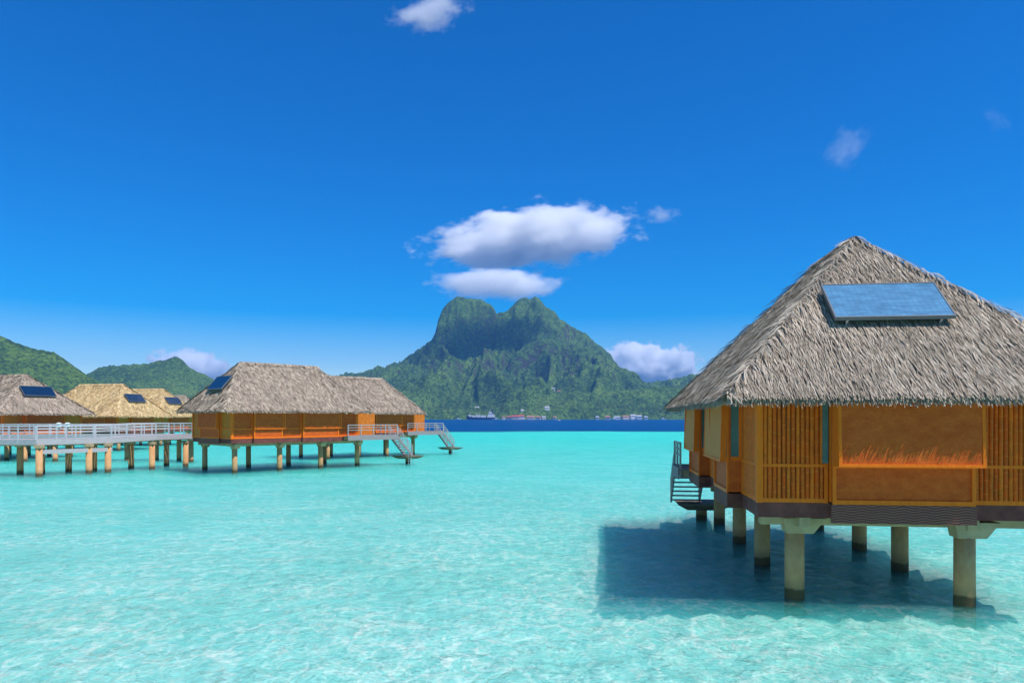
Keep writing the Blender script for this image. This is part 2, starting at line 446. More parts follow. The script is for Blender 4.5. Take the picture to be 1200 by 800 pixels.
sb = fast_mesh('sea_bed', np.stack([_X, _Y, bed_z(_X, _Y)], -1).reshape(-1, 3), np.stack([_i[:-1,:-1], _i[:-1,1:], _i[1:,1:], _i[1:,:-1]], -1).reshape(-1, 4), m_sand(), None, True)
tag(sb, 'pale rippled coral sand of the lagoon bed', None, None, 'structure')

# ------------------------------------------------------------------ mountains
def m_jungle(name, bright=1.0):
    t = NT(name); p = t.pos(); g = t.n('ShaderNodeNewGeometry')
    n1 = t.noise(p, 0.006, 5, 0.62)
    n2 = t.noise(p, 0.05, 4, 0.65)
    n3 = t.noise(p, 0.14, 3, 0.6)
    k = lambda c: tuple(x * bright for x in c)
    c = t.ramp(n1, [(0.32, k((0.016,0.040,0.012))), (0.48, k((0.032,0.068,0.014))), (0.60, k((0.060,0.108,0.018))), (0.72, k((0.090,0.125,0.026)))])
    c = t.mix(t.mapr(n2, 0.45, 0.66, 0, 0.8), c, k((0.085,0.140,0.022)))
    c = t.mix(t.mapr(n3, 0.48, 0.58, 0, 0.8), c, k((0.010,0.024,0.010)))
    sn = t.n('ShaderNodeSeparateXYZ'); t.l(g.outputs['True Normal'], sn.inputs[0])
    sp = t.n('ShaderNodeSeparateXYZ'); t.l(p, sp.inputs[0])
    steep = t.math('SUBTRACT', t.math('ADD', sn.outputs[2], t.math('MULTIPLY', t.math('SUBTRACT', n2, 0.5), 0.9)), 0.0)
    rockm = t.math('MULTIPLY', t.mapr(steep, 0.25, 0.36, 1.0, 0.0), t.mapr(sp.outputs[2], 110, 170, 0, 1))
    rn = t.noise(t.mapping(p, (0.06, 0.06, 0.012)), 1.0, 5, 0.7)
    rock = t.ramp(rn, [(0.35, (0.030,0.030,0.024)), (0.55, (0.070,0.068,0.055)), (0.75, (0.14,0.13,0.10))])
    c = t.mix(rockm, c, rock)
    t.principled(c, 0.9, t.bump(t.math('ADD', n2, t.math('MULTIPLY', n3, 0.5)), 0.8, 14.0), **{'Specular IOR Level': 0.1})
    return t.m
M['jungle'] = m_jungle('jungle_slopes', 1.7)
M['jungle_near'] = m_jungle('near_hill_jungle', 1.6)  # same greens at a slightly lower scale, for the nearer hill

def smooth(a, b, x):
    t = np.clip((x - a) / (b - a), 0, 1); return t*t*(3-2*t)
def sil(points, D, X):
    px = np.array([p[0] for p in points], float); py = np.array([p[1] for p in points], float)
    return np.interp(X, (px - 600) * D / F, (HOR - py) * D / F + CAMZ)
def blur(a, n):
    k = np.hanning(n + 2)[1:-1]; k /= k.sum()
    return np.convolve(np.pad(a, n, mode='edge'), k, 'same')[n:-n]

def terrain(name, xs, ys, zf, mat, label):
    X, Y = np.meshgrid(xs, ys)
    Z = zf(X, Y)
    n = len(xs); m = len(ys)
    idx = np.arange(n*m).reshape(m, n)
    q = np.stack([idx[:-1,:-1], idx[:-1,1:], idx[1:,1:], idx[1:,:-1]], -1).reshape(-1, 4)
    o = fast_mesh(name, np.stack([X, Y, Z], -1).reshape(-1, 3), q, mat, None, False)
    tag(o, label, None, None, 'structure')
    return X, Y, Z

def canopy(X, Y, Z, size, h, seed):
    d, hid = worley(X/size + 0.6*perlin(X/30, Y/30, 5), Y/size, seed)
    d2, hid2 = worley(X/(size*2.3), Y/(size*2.3), seed+3)
    return np.sqrt(np.clip(1 - d*d, 0, 1)) * h * (0.5 + hid) + np.sqrt(np.clip(1-d2*d2, 0, 1)) * h * 0.7 * hid2

MAIN = [(150,470),(250,462),(330,452),(380,446),(400,442),(425,438),(440,433),(450,434),(465,431),(480,419),(495,409),(508,398),(513,389),(516,374),
        (520,364),(525,357),(535,350),(545,349.5),(553,351.5),(562,352),(572,356),(579,362),(582,369),(588,368),(597,362),(603,355),(610,349),(617,347.5),(622,349.5),(627,346.5),(633,350),(639,359),
        (649,366),(655,375),(668,385),(680,392),(690,398),(700,406),(709,415),(717,427),(726,437),(738,444),(750,449),(768,450),(785,446),(800,443),(815,441),(850,440),(900,446),(980,458),(1100,474)]
SHOULD = [(560,470),(585,450),(600,420),(612,407),(628,401),(645,400),(662,404),(678,413),(690,425),(700,442),(730,462),(760,480)]
SPUR = [(400,480),(430,466),(455,455),(480,449),(505,447),(530,455),(550,470),(575,486)]
FOOT = [(500,489),(545,482),(590,475),(630,466),(665,462),(700,463),(735,460),(770,457),(810,455),(860,452),(950,462),(1050,480)]
def main_z(X, Y):
    Yr = 3500 + 90*np.sin(X/330.0)
    shore = 2130 + 40*perlin(X/260, X*0+3.3, 2) + 25*perlin(X/70, X*0+1.3, 8)
    x1 = np.linspace(-3200, 3200, 1601)
    h1 = sil(MAIN, 3500, x1)
    hb1 = np.minimum(h1, blur(np.minimum(h1, 395), 95) * 0.86)
    Hx = X * 3500.0 / np.maximum(Yr, 1)
    H = np.interp(Hx, x1, h1) * Yr / 3500; Hb = np.interp(Hx, x1, hb1)
    tau = np.clip((Y - shore) / (Yr - shore), 0, 1.0)
    wob = 0.05*fbm(X/170, Y/500, 4, 21)
    base = Hb * (0.30*tau + 0.70*tau**2.1)
    gul = fbm(X/95 + 0.3*perlin(X/60, Y/200, 13), Y/900, 4, 17, True)
    z = base + (H - Hb) * smooth(np.where(X < -75, 0.78, 0.62), 0.975, tau + (1.6*wob + 0.05*(gul - 0.45))*(1-smooth(0.93, 1.0, tau)))
    win = np.clip(4*tau*(1-tau), 0, 1)
    z += win * np.clip(Hb, 40, 330) * (0.85*(fbm(X/300 + 0.5*perlin(X/300, Y/300, 9), Y/620, 5, 31, True) - 0.42) + 0.26*fbm(X/120, Y/150, 5, 41))
    # shoulder cliff in front of the right peak
    hs_ = sil(SHOULD, 2950, X)
    Ys = 2950 + 45*np.sin(X/90.0) + 26*fbm(X/120, Y/120, 3, 51)
    dsh = Y - Ys
    sh = hs_ * np.where(dsh < 0, (1 - 0.60*smooth(0, 75, -dsh)) * np.clip((Y - shore)/(Ys - shore), 0, 1)**0.6, 1 - 0.0006*dsh)
    z = np.maximum(z, np.where((X > -260) & (X < 560), sh, 0))
    sp = sil(SPUR, 2850, X)
    dsp = Y - (2850 + 70*fbm(X/160, Y/160, 3, 61))
    z = np.maximum(z, np.where((X > -760) & (X < -80), sp*np.where(dsp < 0, np.clip(1 - 0.85*smooth(0, 520, -dsp), 0, 1), 1 - 0.0008*dsp), 0))
    ft = sil(FOOT, 2430, X)
    dft = Y - (2430 + 60*fbm(X/200, Y/200, 3, 71))
    z = np.maximum(z, np.where((X > -480) & (X < 1400), ft*np.where(dft < 0, np.clip(1 - smooth(0, 290, -dft), 0, 1), 1 - 0.0009*dft), 0))
    back = np.clip((Y - Yr) / 900, 0, 1)
    z = np.where(Y > Yr, z * (1 - back)**1.4, z)
    land = np.clip((Y - shore) / 25, 0, 1)
    steepm = 1 - 0.65*smooth(0.80, 0.9, tau)*smooth(150, 260, H - Hb)
    z += canopy(X, Y, z, 14, 9.0, 81) * land * steepm * np.where(tau > 0.985, 0.4, 1)
    z += land*(16*fbm(X/46, Y/46, 5, 91) - 4)
    return np.where(Y < shore, -7 + 7.6*smooth(-60, 0, Y - shore), np.maximum(z, 0.6))
ys_main = np.concatenate([np.arange(2040, 3640, 5.0), np.arange(3640, 4500, 20.0)])
xs_main = np.concatenate([np.arange(-2400, -1000, 20.0), np.arange(-1000, 1150, 4.6), np.arange(1150, 2400, 20.0)])
terrain('mountain', xs_main, ys_main, main_z, M['jungle'], 'jungle covered twin peaked volcanic mountain rising across the water')

HILLB = [(40,470),(85,450),(112,438),(125,431),(150,428.5),(175,427.5),(190,424),(200,420.5),(206,418.5),(212,421),(218,428),(224,433),(236,438),(250,445),(270,454),(300,464),(340,478)]
def hillb_z(X, Y):
    Yr = 2600 + 60*np.sin(X/150.0); shore = 1980 + 30*perlin(X/160, X*0, 4)
    H = sil(HILLB, 2600, X * 2600 / Yr) * Yr / 2600
    tau = np.clip((Y - shore) / (Yr - shore), 0, 1)
    z = H * (0.45*tau + 0.55*tau**2.0)
    z += 4*tau*(1-tau) * H * (0.30*(fbm(X/260, Y/420, 4, 131, True) - 0.35) + 0.14*fbm(X/80, Y/100, 5, 141))
    z = np.where(Y > Yr, z * (1 - np.clip((Y - Yr)/700, 0, 1))**1.4, z)
    land = np.clip((Y - shore) / 25, 0, 1)
    z += canopy(X, Y, z, 13, 6.0, 181) * land * np.where(tau > 0.985, 0.4, 1)
    return np.where(Y < shore, -7 + 7.6*smooth(-60, 0, Y - shore), np.maximum(z, 0.6))
terrain('hill', np.arange(-1950, -780, 5.0), np.concatenate([np.arange(1920, 2720, 5.0), np.arange(2720, 3400, 20.0)]), hillb_z, M['jungle'],
        'forested hill with a dark rocky knob behind the golden thatched roofs')

HILLA = [(-260,372),(-150,378),(-60,385),(-20,391),(0,395),(8,399),(22,405),(42,411),(58,413),(66,415),(74,424),(88,433),(103,443),(118,452),(140,464),(165,480),(180,489)]
def hilla_z(X, Y):
    Yr = 1500 + 40*np.sin(X/90.0); shore = 1180 + 25*perlin(X/120, X*0, 4)
    H = np.maximum(sil(HILLA, 1500, X * 1500 / Yr) * Yr / 1500, 0)
    tau = np.clip((Y - shore) / (Yr - shore), 0, 1)
    z = H * (0.55*tau + 0.45*tau**1.8)
    z += 4*tau*(1-tau) * H * (0.22*(fbm(X/180, Y/300, 4, 231, True) - 0.35) + 0.12*fbm(X/60, Y/80, 5, 241))
    z = np.where(Y > Yr, z * (1 - np.clip((Y - Yr)/500, 0, 1))**1.4, z)
    land = np.clip((Y - shore) / 20, 0, 1)
    z += canopy(X, Y, z, 9, 4.5, 281) * land * np.where(tau > 0.985, 0.6, 1)
    return np.where(Y < shore, -7 + 7.6*smooth(-50, 0, Y - shore), np.maximum(z, 0.6))
terrain('hill', np.arange(-1750, -700, 3.6), np.concatenate([np.arange(1130, 1580, 3.6), np.arange(1580, 2100, 20.0)]), hilla_z, M['jungle_near'],
        'bright green forested hill rising behind the leftmost grey roof')

# ------------------------------------------------------------------ thatched roofs
def strips(P, D, N, E, length, width, lift, rng, bend=0.0):
    """leaf strips: P start points, D downslope, N normal, E sideways (arrays); returns verts, quads"""
    n = len(P)
    L = length[:, None]; w = (width / 2)[:, None]; lf = lift[:, None]
    p0 = P + N * 0.01; p1 = P + D * (L * 0.5) + N * (lf * 0.75); p2 = P + D * L + N * lf
    p2 = p2 + np.array([0, 0, -1.0]) * (bend * L)
    tw = rng.normal(0, 0.35, n)[:, None]
    Et = E + N * tw
    v = np.stack([p0 - E*w*0.8, p0 + E*w*0.8, p1 - Et*w, p1 + Et*w, p2 - Et*w*0.45, p2 + Et*w*0.45], 1).reshape(-1, 3)
    b = np.arange(n) * 6
    q = np.concatenate([np.stack([b, b+1, b+3, b+2], 1), np.stack([b+2, b+3, b+5, b+4], 1)])
    return v, q

def roof_mesh(W2, o, L, a0, a1, ze, zr, course, pitch, leaf, wid, thick, seed, fringe):
    """hip roof: returns verts, quads with a thick core and leaf strips on it"""
    rng = np.random.default_rng(seed)
    A = np.array([-W2-o, -o, ze]); B = np.array([W2+o, -o, ze]); C = np.array([W2+o, L+o, ze]); Dd = np.array([-W2-o, L+o, ze])
    R0 = np.array([0, a0, zr]); R1 = np.array([0, L-a1, zr])
    VV = []; QQ = []; off = 0
    def push(v, q):
        nonlocal off
        VV.append(v); QQ.append(q + off); off += len(v)
    # core: top faces, a lower copy as the ceiling, and the eave edge
    th = np.array([0, 0, -thick])
    c = np.array([A, B, C, Dd, R0, R1, A+th, B+th, C+th, Dd+th, R0+th*1.6, R1+th*1.6])
    push(c, np.array([[0,1,4,4],[1,2,5,4],[2,3,5,5],[3,0,4,5],[6,10,7,7],[7,10,11,8],[8,11,9,9],[9,11,10,6],[0,6,7,1],[1,7,8,2],[2,8,9,3],[3,9,6,0]]))
    for (p, q, t0, t1) in ((A, B, R0, R0), (B, C, R0, R1), (C, Dd, R1, R1), (Dd, A, R1, R0)):
        e = (q - p); el = np.linalg.norm(e); e = e / el
        mid = (t0 - p) - e * np.dot(t0 - p, e); sl = np.linalg.norm(mid); up = mid / sl; dn = -up
        nrm = np.cross(e, up); nrm /= np.linalg.norm(nrm)
        s0 = np.dot(t0 - p, e) ; s1 = np.dot(t1 - p, e)
        rows = int(sl / course)
        for layer in range(2):
            for k in range(rows + 1):
                t = k * course + (0.5*course if layer else 0)
                f = min(t / sl, 0.995)
                lo = s0 * f; hi = el + (s1 - el) * f
                m = int(max(hi - lo, 0.05) / pitch)
                if m < 1: continue
                s = lo + (np.arange(m) + rng.uniform(0, 1, m)) * ((hi - lo) / m)
                tt = np.clip(t + rng.normal(0, course*0.35, m), 0.02, sl*0.998)
                P = p + e * s[:, None] + up * tt[:, None]
                yaw = rng.normal(0, 0.11, m)[:, None]
                Dv = dn * np.cos(yaw) + e * np.sin(yaw); Ev = e * np.cos(yaw) - dn * np.sin(yaw)
                ln = np.minimum(leaf * rng.uniform(0.7, 1.25, m), tt + rng.uniform(-0.02, 0.26, m)); ln = np.maximum(ln, 0.12)
                v_, q_ = strips(P, Dv, np.tile(nrm, (m, 1)), Ev, ln, wid * rng.uniform(0.6, 1.4, m), rng.uniform(0.03, 0.115, m) * min(leaf/0.55, 1.05), rng)
                push(v_, q_)
        # fringe hanging over the eave
        for layer in range(fringe):
            m = int(el / (pitch * 0.8))
            s = rng.uniform(0, el, m)
            fl = layer / max(fringe - 1, 1)
            P = p + e * s[:, None] + up * rng.uniform(0.05, 0.5 if fl < 0.7 else 0.25, m)[:, None] - nrm * (max(0, fl - 0.3) * 0.14)
            yaw = rng.normal(0, 0.14, m)[:, None]
            Dv = dn * np.cos(yaw) + e * np.sin(yaw); Ev = e * np.cos(yaw) - dn * np.sin(yaw)
            v_, q_ = strips(P, Dv, np.tile(nrm, (m, 1)), Ev, np.clip(np.linalg.norm(P - (p + e*s[:, None]), axis=1) + rng.uniform(0.05, 0.27, m) - fl*0.12, 0.15, 0.85), wid * rng.uniform(0.6, 1.3, m), rng.uniform(0.0, 0.08, m), rng, 0.20)
            push(v_, q_)
        # tufts laid over the hip line
        hv = (t0 - p); hl = np.linalg.norm(hv); hv = hv / hl
        m = int(hl / (course * 0.09))
        P = p + hv * rng.uniform(0.05, hl, m)[:, None] + np.array([0, 0, 1.0]) * rng.uniform(0.0, 0.13, m)[:, None]
        side = np.where(rng.uniform(0, 1, m) < 0.5, 1.0, -1.0)[:, None]
        out = np.cross(hv, np.array([0, 0, 1.0])); out /= np.linalg.norm(out)
        Dv = -hv * 0.75 + out * side * rng.uniform(0.2, 0.95, m)[:, None] + np.array([0, 0, -0.25]) + rng.normal(0, 0.12, (m, 3)); Dv /= np.linalg.norm(Dv, axis=1)[:, None]
        upv = np.tile(np.cross(out, hv), (m, 1)); upv = upv * np.sign(upv[:, 2:3])
        Ev = np.cross(Dv, upv); Ev /= np.linalg.norm(Ev, axis=1)[:, None]
        v_, q_ = strips(P, Dv, upv, Ev, leaf * rng.uniform(0.5, 0.9, m), wid * rng.uniform(0.7, 1.4, m), rng.uniform(0.02, 0.10, m), rng, 0.1)
        push(v_, q_)
    # leaves bent over the ridge
    rl = R1[1] - R0[1]; m = int(rl / (pitch * 0.35))
    for sgn in (-1, 1):
        P = np.stack([rng.normal(0, 0.03, m), R0[1] - 0.12 + rng.uniform(0, rl + 0.24, m), np.full(m, zr + 0.05) + rng.uniform(0, 0.07, m)], 1)
        sl_ = np.array([sgn*(W2+o), 0, -(zr-ze)]); sl_ /= np.linalg.norm(sl_)
        yaw = rng.normal(0, 0.22, m)[:, None]; e_ = np.array([0, 1.0, 0])
        n_ = np.cross(sl_, e_) ; n_ *= np.sign(n_[2])
        v_, q_ = strips(P, sl_*np.cos(yaw) + e_*np.sin(yaw), np.tile(n_, (m, 1)), e_*np.cos(yaw) - sl_*np.sin(yaw), leaf*rng.uniform(0.5, 1.0, m), wid*rng.uniform(0.7, 1.4, m), rng.uniform(0.03, 0.10, m), rng)
        push(v_, q_)
    return np.concatenate(VV), np.concatenate(QQ)

def fix_tris(name, v, q, mat, parent):
    """quads, some of them triangles with a doubled corner"""
    me = bpy.data.meshes.new(name)
    dbl = q[:, 2] == q[:, 3]
    lens = np.where(dbl, 3, 4)
    keep = np.ones(q.shape, bool); keep[dbl, 3] = False
    li = q[keep]
    me.vertices.add(len(v)); me.vertices.foreach_set('co', v.astype(np.float32).ravel())
    me.loops.add(len(li)); me.loops.foreach_set('vertex_index', li.astype(np.int32))
    me.polygons.add(len(q))
    st = np.concatenate([[0], np.cumsum(lens)[:-1]])
    me.polygons.foreach_set('loop_start', st.astype(np.int32)); me.polygons.foreach_set('loop_total', lens.astype(np.int32))
    me.update(calc_edges=True); me.validate()
    return link_mesh(name, me, mat, parent)

# ------------------------------------------------------------------ railings
def railing(parent, pts, h=1.0, posts=True, spacing=1.5, board=True, w=0.06, rails=3, mat='rail'):
    """rails as one mesh, its posts as children; pts run along the deck edge at deck level"""
    mb = MB(); pp = []
    for p, q in zip(pts[:-1], pts[1:]):
        p = Vector(p); q = Vector(q); d = q - p; n = max(1, round(d.length / spacing))
        for k in range(n + 1):
            c = p + d * (k / n)
            if not any((c - e).length < 0.2 for e in pp): pp.append(c)
        for k in range(rails):
            zz = h - k * h * 0.235
            mb.bar(p + Vector((0,0,zz)), q + Vector((0,0,zz)), w, w * (1.2 if k == 0 else 0.9))
    r = mb.build('railing', M[mat], parent)
    for c in pp:
        MB().bar(c + Vector((0,0,-0.35)), c + Vector((0,0,h + 0.02)), w * 1.35, w * 1.35).build('railing_post', M[mat], r)
    return r

# ------------------------------------------------------------------ bungalow
GROUP = 'thatched bungalows standing over the lagoon'
def bungalow(origin, theta, label, Wd=6.9, L=12.6, o=1.0, a0=3.3, a1=3.3, zf=2.60, ze=5.0, zr=9.85, side=-1, near=False,
             thatch='thatch_far', panel=True, deck=True, piles=None, seed=1, panel_u=0.0, panel_w=3.3, bay_u=0.0, deck_shift=0.0):
    root = empty('bungalow', (origin[0], origin[1], 0), -R(theta))
    tag(root, label, 'bungalow', GROUP)
    h2 = Wd / 2; s = side
    wt_ = ze + 0.35          # wall top (hidden under the roof)
    zs = zf + (ze - zf) * 0.36   # sill rail height
    # ---- roof
    if near: v, q = roof_mesh(h2, o, L, a0, a1, ze + 0.12, zr, 0.16, 0.027, 0.72, 0.028, 0.12, seed, 8)
    else:    v, q = roof_mesh(h2, o, L, a0, a1, ze + 0.12, zr, 0.28, 0.085, 0.60, 0.085, 0.12, seed, 5)
    roof = fix_tris('roof', v, q, M[thatch], root)
    mb = MB()
    for sg in (-1, 1):
        x = 0.42 * sg
        mb.hexa([(0, a0-0.15, zr-0.02), (x, a0-0.30, zr-0.50), (x, L-a1+0.30, zr-0.50), (0, L-a1+0.15, zr-0.02)],
                [(0, a0-0.15, zr+0.07), (x*1.05, a0-0.30, zr-0.42), (x*1.05, L-a1+0.30, zr-0.42), (0, L-a1+0.15, zr+0.07)])
    if near or True: mb.build('ridge_cap', M[thatch] if not near else M['ridge'], roof)
    # ---- floor slab and dark fascia
    fz0 = zf - 0.48
    MB().box(-h2+0.03, h2-0.03, 0.03, L-0.03, zf-0.30, zf-0.02).build('floor', M['dark'], root)
    fa = MB()
    fa.box(-h2-0.03, h2+0.03, -0.03, 0.04, fz0+0.06, zf-0.045)
    fa.box(-h2-0.03, h2+0.03, L-0.04, L+0.03, fz0+0.06, zf-0.045)
    fa.box(-h2-0.03, -h2+0.04, 0.042, L-0.042, fz0+0.06, zf-0.045); fa.box(h2-0.04, h2+0.03, 0.042, L-0.042, fz0+0.06, zf-0.045)
    fa.build('fascia', M['dark_wood'], root)
    # ---- generic wall piece helpers in local axes
    pale = M['woven']
    def wall_run(axis, c, a, b, kind, outward, z0=zf, z1=wt_, rail=True, mat=None):
        """a wall strip on the plane axis=c from a to b; outward = +1/-1"""
        base = MB(); fr = MB(); t = 0.05
        def bx(m, a_, b_, c0, c1, z0_, z1_):
            lo, hi = min(c0, c1), max(c0, c1)
            if axis == 'y': m.box(a_, b_, lo, hi, z0_, z1_)
            else: m.box(lo, hi, a_, b_, z0_, z1_)
        bx(base, a, b, c, c - outward*0.06, z0, z1)
        w = base.build('wall', mat or M['woven' if kind == 'woven' else ('bamboo_far' if not near else 'dark')], root)
        fw = 0.09 if near else 0.12
        c1 = c + outward*t
        ce = c - outward*0.002
        bx(fr, a, b, ce, c1, z0-0.04, z0+fw*0.8)                          # bottom trim
        if rail: bx(fr, a, b, ce, c1, zs-fw*0.45, zs+fw*0.45)
        bx(fr, a, a+fw, ce, c1+outward*0.004, z0-0.045, z1); bx(fr, b-fw, b, ce, c1+outward*0.004, z0-0.045, z1)
        fr.build('frame', M['frame'], w, bevel=0.008 if near else 0)
        if kind == 'bamboo' and near:
            bm = MB(); r = 0.056; n = int((b - a - 2*fw) / (r*2.0))
            for k in range(n):
                x = a + fw + (k + 0.5) * (b - a - 2*fw) / n; rr = r * random.uniform(0.85, 1.1)
                jx = random.uniform(-.004, .004)
                for z_0, z_1 in ((z0+fw*0.8, zs-fw*0.45), (zs+fw*0.45, z1)):
                    pa = (x+jx, c, z_0) if axis == 'y' else (c, x+jx, z_0)
                    pb = (x-jx, c, z_1) if axis == 'y' else (c, x-jx, z_1)
                    bm.tube(pa, pb, rr, rr*0.95, 8, False)
            bm.build('bamboo_cladding', M['bamboo'], w, True)
        return w
    def shutter(axis, c, a, b, outward, top_out, bot_out, z0, z1, mat, th=0.035):
        """framed woven flap hinged at the top and standing off at the bottom"""
        def pt(al, out, z): return (al, c + outward*out, z) if axis == 'y' else (c + outward*out, al, z)
        m = MB()
        def slab(m, a_, b_, z0_, z1_, e):
            f0 = (z0_ - z0) / (z1 - z0); f1 = (z1_ - z0) / (z1 - z0)
            o0 = bot_out + (top_out - bot_out)*f0; o1 = bot_out + (top_out - bot_out)*f1
            m.hexa([pt(a_, o0-th-e, z0_), pt(b_, o0-th-e, z0_), pt(b_, o0+e, z0_), pt(a_, o0+e, z0_)],
                   [pt(a_, o1-th-e, z1_), pt(b_, o1-th-e, z1_), pt(b_, o1+e, z1_), pt(a_, o1+e, z1_)])
        slab(m, a+0.02, b-0.02, z0+0.02, z1-0.02, 0)
        sh = m.build('shutter', mat, root)
        f = MB(); fw = 0.075 if near else 0.10
        slab(f, a, b, z0, z0+fw, 0.018); slab(f, a, b, z1-fw, z1, 0.018)
        slab(f, a, a+fw, z0+fw, z1-fw, 0.017); slab(f, b-fw, b, z0+fw, z1-fw, 0.017)
        f.build('shutter_frame', M['frame'], sh)
        return sh
    # ---- end wall (panel end): wing, bay, wing
    bw = 1.66 if near else h2 * 0.5
    by = -0.30 if near else -0.18
    bL, bR = bay_u - bw, bay_u + bw
    wall_run('y', 0.0, -h2, bL-0.02, 'bamboo', -1)
    wall_run('y', 0.0, bR+0.02, h2, 'bamboo', -1)
    wall_run('y', by, bL, bR, 'woven', -1)
    for x0, x1 in ((bL, bL+0.06), (bR-0.06, bR)):
        MB().box(x0, x1, by+0.062, 0.0, zf, wt_).build('bay_cheek', M['frame'], root)
    if near:
        g = MB(); g.box(bL-0.16, bL-0.025, -0.075, -0.055, zs+0.06, wt_).build('window_pane', M['glass'], root)
    shutter('y', by, bL, bR, -1, 0.44 if near else 0.2, 0.52 if near else 0.26, zs+0.02, wt_-0.05, M['woven'], 0.42 if near else 0.15)
    fb = MB(); fb.box(bL-0.02, bR+0.02, by-0.05, by+0.05, fz0-0.02, zf-0.046); fb.build('carved_fascia', M['wave'], root)
    # corner posts
    for x in (-h2, h2):
        for y in (0.0, L):
            MB().box(x-0.075, x+0.075, y-0.075, y+0.075, zf-0.05, wt_).build('corner_post', M['frame'], root)
    # ---- the long sides
    for sg in (s, -s):
        c = sg * h2
        bays = ((2.1, 4.5), (8.1, 11.0)) if near else ((1.9, 4.6), (6.6, 10.4))
        if sg != s: bays = ((2.5, 5.0), (7.5, 10.0))
        cur = 0.08
        for (b0, b1) in bays:
            wall_run('x', c, cur, b0, 'bamboo' if near else 'woven', sg)
            pr = 0.40 if near else 0.22
            cc = c + sg*pr
            wall_run('x', cc, b0, b1, 'woven', sg, rail=False)
            # cheeks: lower woven, upper window
            for ye, outw in ((b0, -1), (b1, 1)):
                lo, hi = sorted((c, cc - sg*0.062))
                e0, e1 = (ye+0.001, ye+0.06) if outw < 0 else (ye-0.06, ye-0.001)
                MB().box(lo, hi, e0, e1, zf, zs-0.02).build('bay_cheek', M['woven'], root)
                wlo, whi = sorted((c + sg*0.02, c + sg*(0.60 if near else 0.38)))
                fr = MB()
                fr.box(wlo, whi, e0, e1, zs-0.018, zs+0.10); fr.box(wlo, wlo+0.10, e0, e1, zs+0.10, wt_); fr.box(whi-0.10, whi, e0, e1, zs+0.10, wt_)
                wn = fr.build('window_frame', M['frame'], root)
                MB().box(wlo+0.10, whi-0.10, e0+0.02, e1-0.02, zs+0.10, wt_).build('window_pane', M['glass'], wn)
            shutter('x', cc, b0-0.0, b1+ (1.0 if near and b0 < 3 else 0.25), sg, 0.16 if near else 0.08, 0.22 if near else 0.15, zs-0.05, wt_-0.05, M['woven_pale'] if near else M['woven'], 0.12)
            ff = MB(); lo, hi = sorted((c + sg*0.032, cc + sg*0.04)); ff.box(lo, hi, b0-0.03, b1+0.03, fz0+0.03, zf-0.047)
            ff.build('carved_fascia', M['dark_wood'], root)
            cur = b1
        wall_run('x', c, cur, L-0.08, 'bamboo' if near else 'woven', sg)
    wall_run('y', L, -h2+0.08, h2-0.08, 'woven', 1)
    # ---- deck, screen, stairs, landing
    rows_v = [0.7, 4.9, 9.1, 13.2]
    if deck:
        d0, d1 = L + 0.02, L + (4.3 if not deck_shift else 4.9) + deck_shift
        dz = zf + 0.02
        u_out = s * (h2 + 0.85); u_in = -s * h2 * 0.6
        lo, hi = sorted((u_out, u_in))
        db = MB()
        nb = 24 if deck_shift == 0 else 0
        if not nb: lo, hi = sorted((u_out, s*(h2+0.04))); db.box(lo, hi, L+0.02, d1, dz-0.06, dz)
        for k in range(nb):
            y0 = d0 + (d1-d0)*k/nb; db.box(lo, hi, y0, y0 + (d1-d0)/nb - 0.02, dz-0.06, dz)
        dk = db.build('deck', M['deck'], root)
        # side strip of deck along the last wall bay
        lo2, hi2 = sorted((s*(h2+0.04), u_out)); ds = L - 1.6 + deck_shift*0.08; MB().box(lo2, hi2, ds, L+0.015, dz-0.06, dz).build('deck_strip', M['deck'], dk)
        fd = MB(); lo3, hi3 = sorted((u_out, u_out + s*0.04)); fd.box(lo3, hi3, ds, d1+0.04, dz-0.42, dz+0.06)
        fd.box(lo, hi, d1, d1+0.04, dz-0.42, dz+0.06)
        fd.build('deck_fascia', M['deck'], dk)
        MB().box(lo+0.12, hi-0.12, ds+0.1, d1-0.1, dz-0.34, dz-0.065).build('deck_joists', M['concrete'], dk)
        # bamboo privacy screen at the back of the deck
        us = s*h2*0.25; lo4, hi4 = sorted((us, us + s*0.08))
        sc_ = MB(); sc_.box(lo4, hi4, L+0.1, d1-0.2 - min(0, deck_shift), dz, ze-0.02); sc_.build('privacy_screen', M['bamboo_far'], root)
        railing(root, [(u_out - s*0.06, ds+0.05, dz), (u_out - s*0.06, d1-0.05, dz)], 1.05)
        if deck_shift == 0: railing(root, [(u_out - s*1.45, d1-0.05, dz), (u_in, d1-0.05, dz)], 1.05)
        # stairs down to the landing along the axis
        n = 8; land_z = 0.85; run = 1.8
        st = MB()
        for k in range(n):
            z = dz - (dz - land_z) * (k + 0.6) / n; y = d1 + 0.05 + run * k / n
            lo5, hi5 = sorted((u_out - s*0.12, u_out - s*1.32)); st.box(lo5, hi5, y, y + run/n + 0.05, z-0.05, z)
        stairs = st.build('stairs', M['deck'], root)
        for uu in (u_out - s*0.08, u_out - s*1.36):
            a_ = Vector((uu, d1+0.02, dz-0.12)); b_ = Vector((uu, d1+run+0.1, land_z+0.02))
            MB().bar(a_, b_, 0.06, 0.26).build('stringer', M['deck'], stairs)
            hr = MB()
            for k in range(3): 
                zz = Vector((0,0,1.0 - 0.26*k)); hr.bar(a_+zz, b_+zz, 0.05, 0.055)
            for f_ in (0.02, 0.36, 0.68, 0.99):
                p_ = a_.lerp(b_, f_); hr.bar(p_, p_+Vector((0,0,1.03)), 0.07, 0.07)
            hr.build('handrail', M['rail'], stairs)
        ly0, ly1 = d1 + run - 1.0, d1 + run + 1.3
        lo6, hi6 = sorted((u_out + s*0.35, u_out - s*2.1) if deck_shift == 0 else (u_out - s*0.35, u_out - s*2.6))
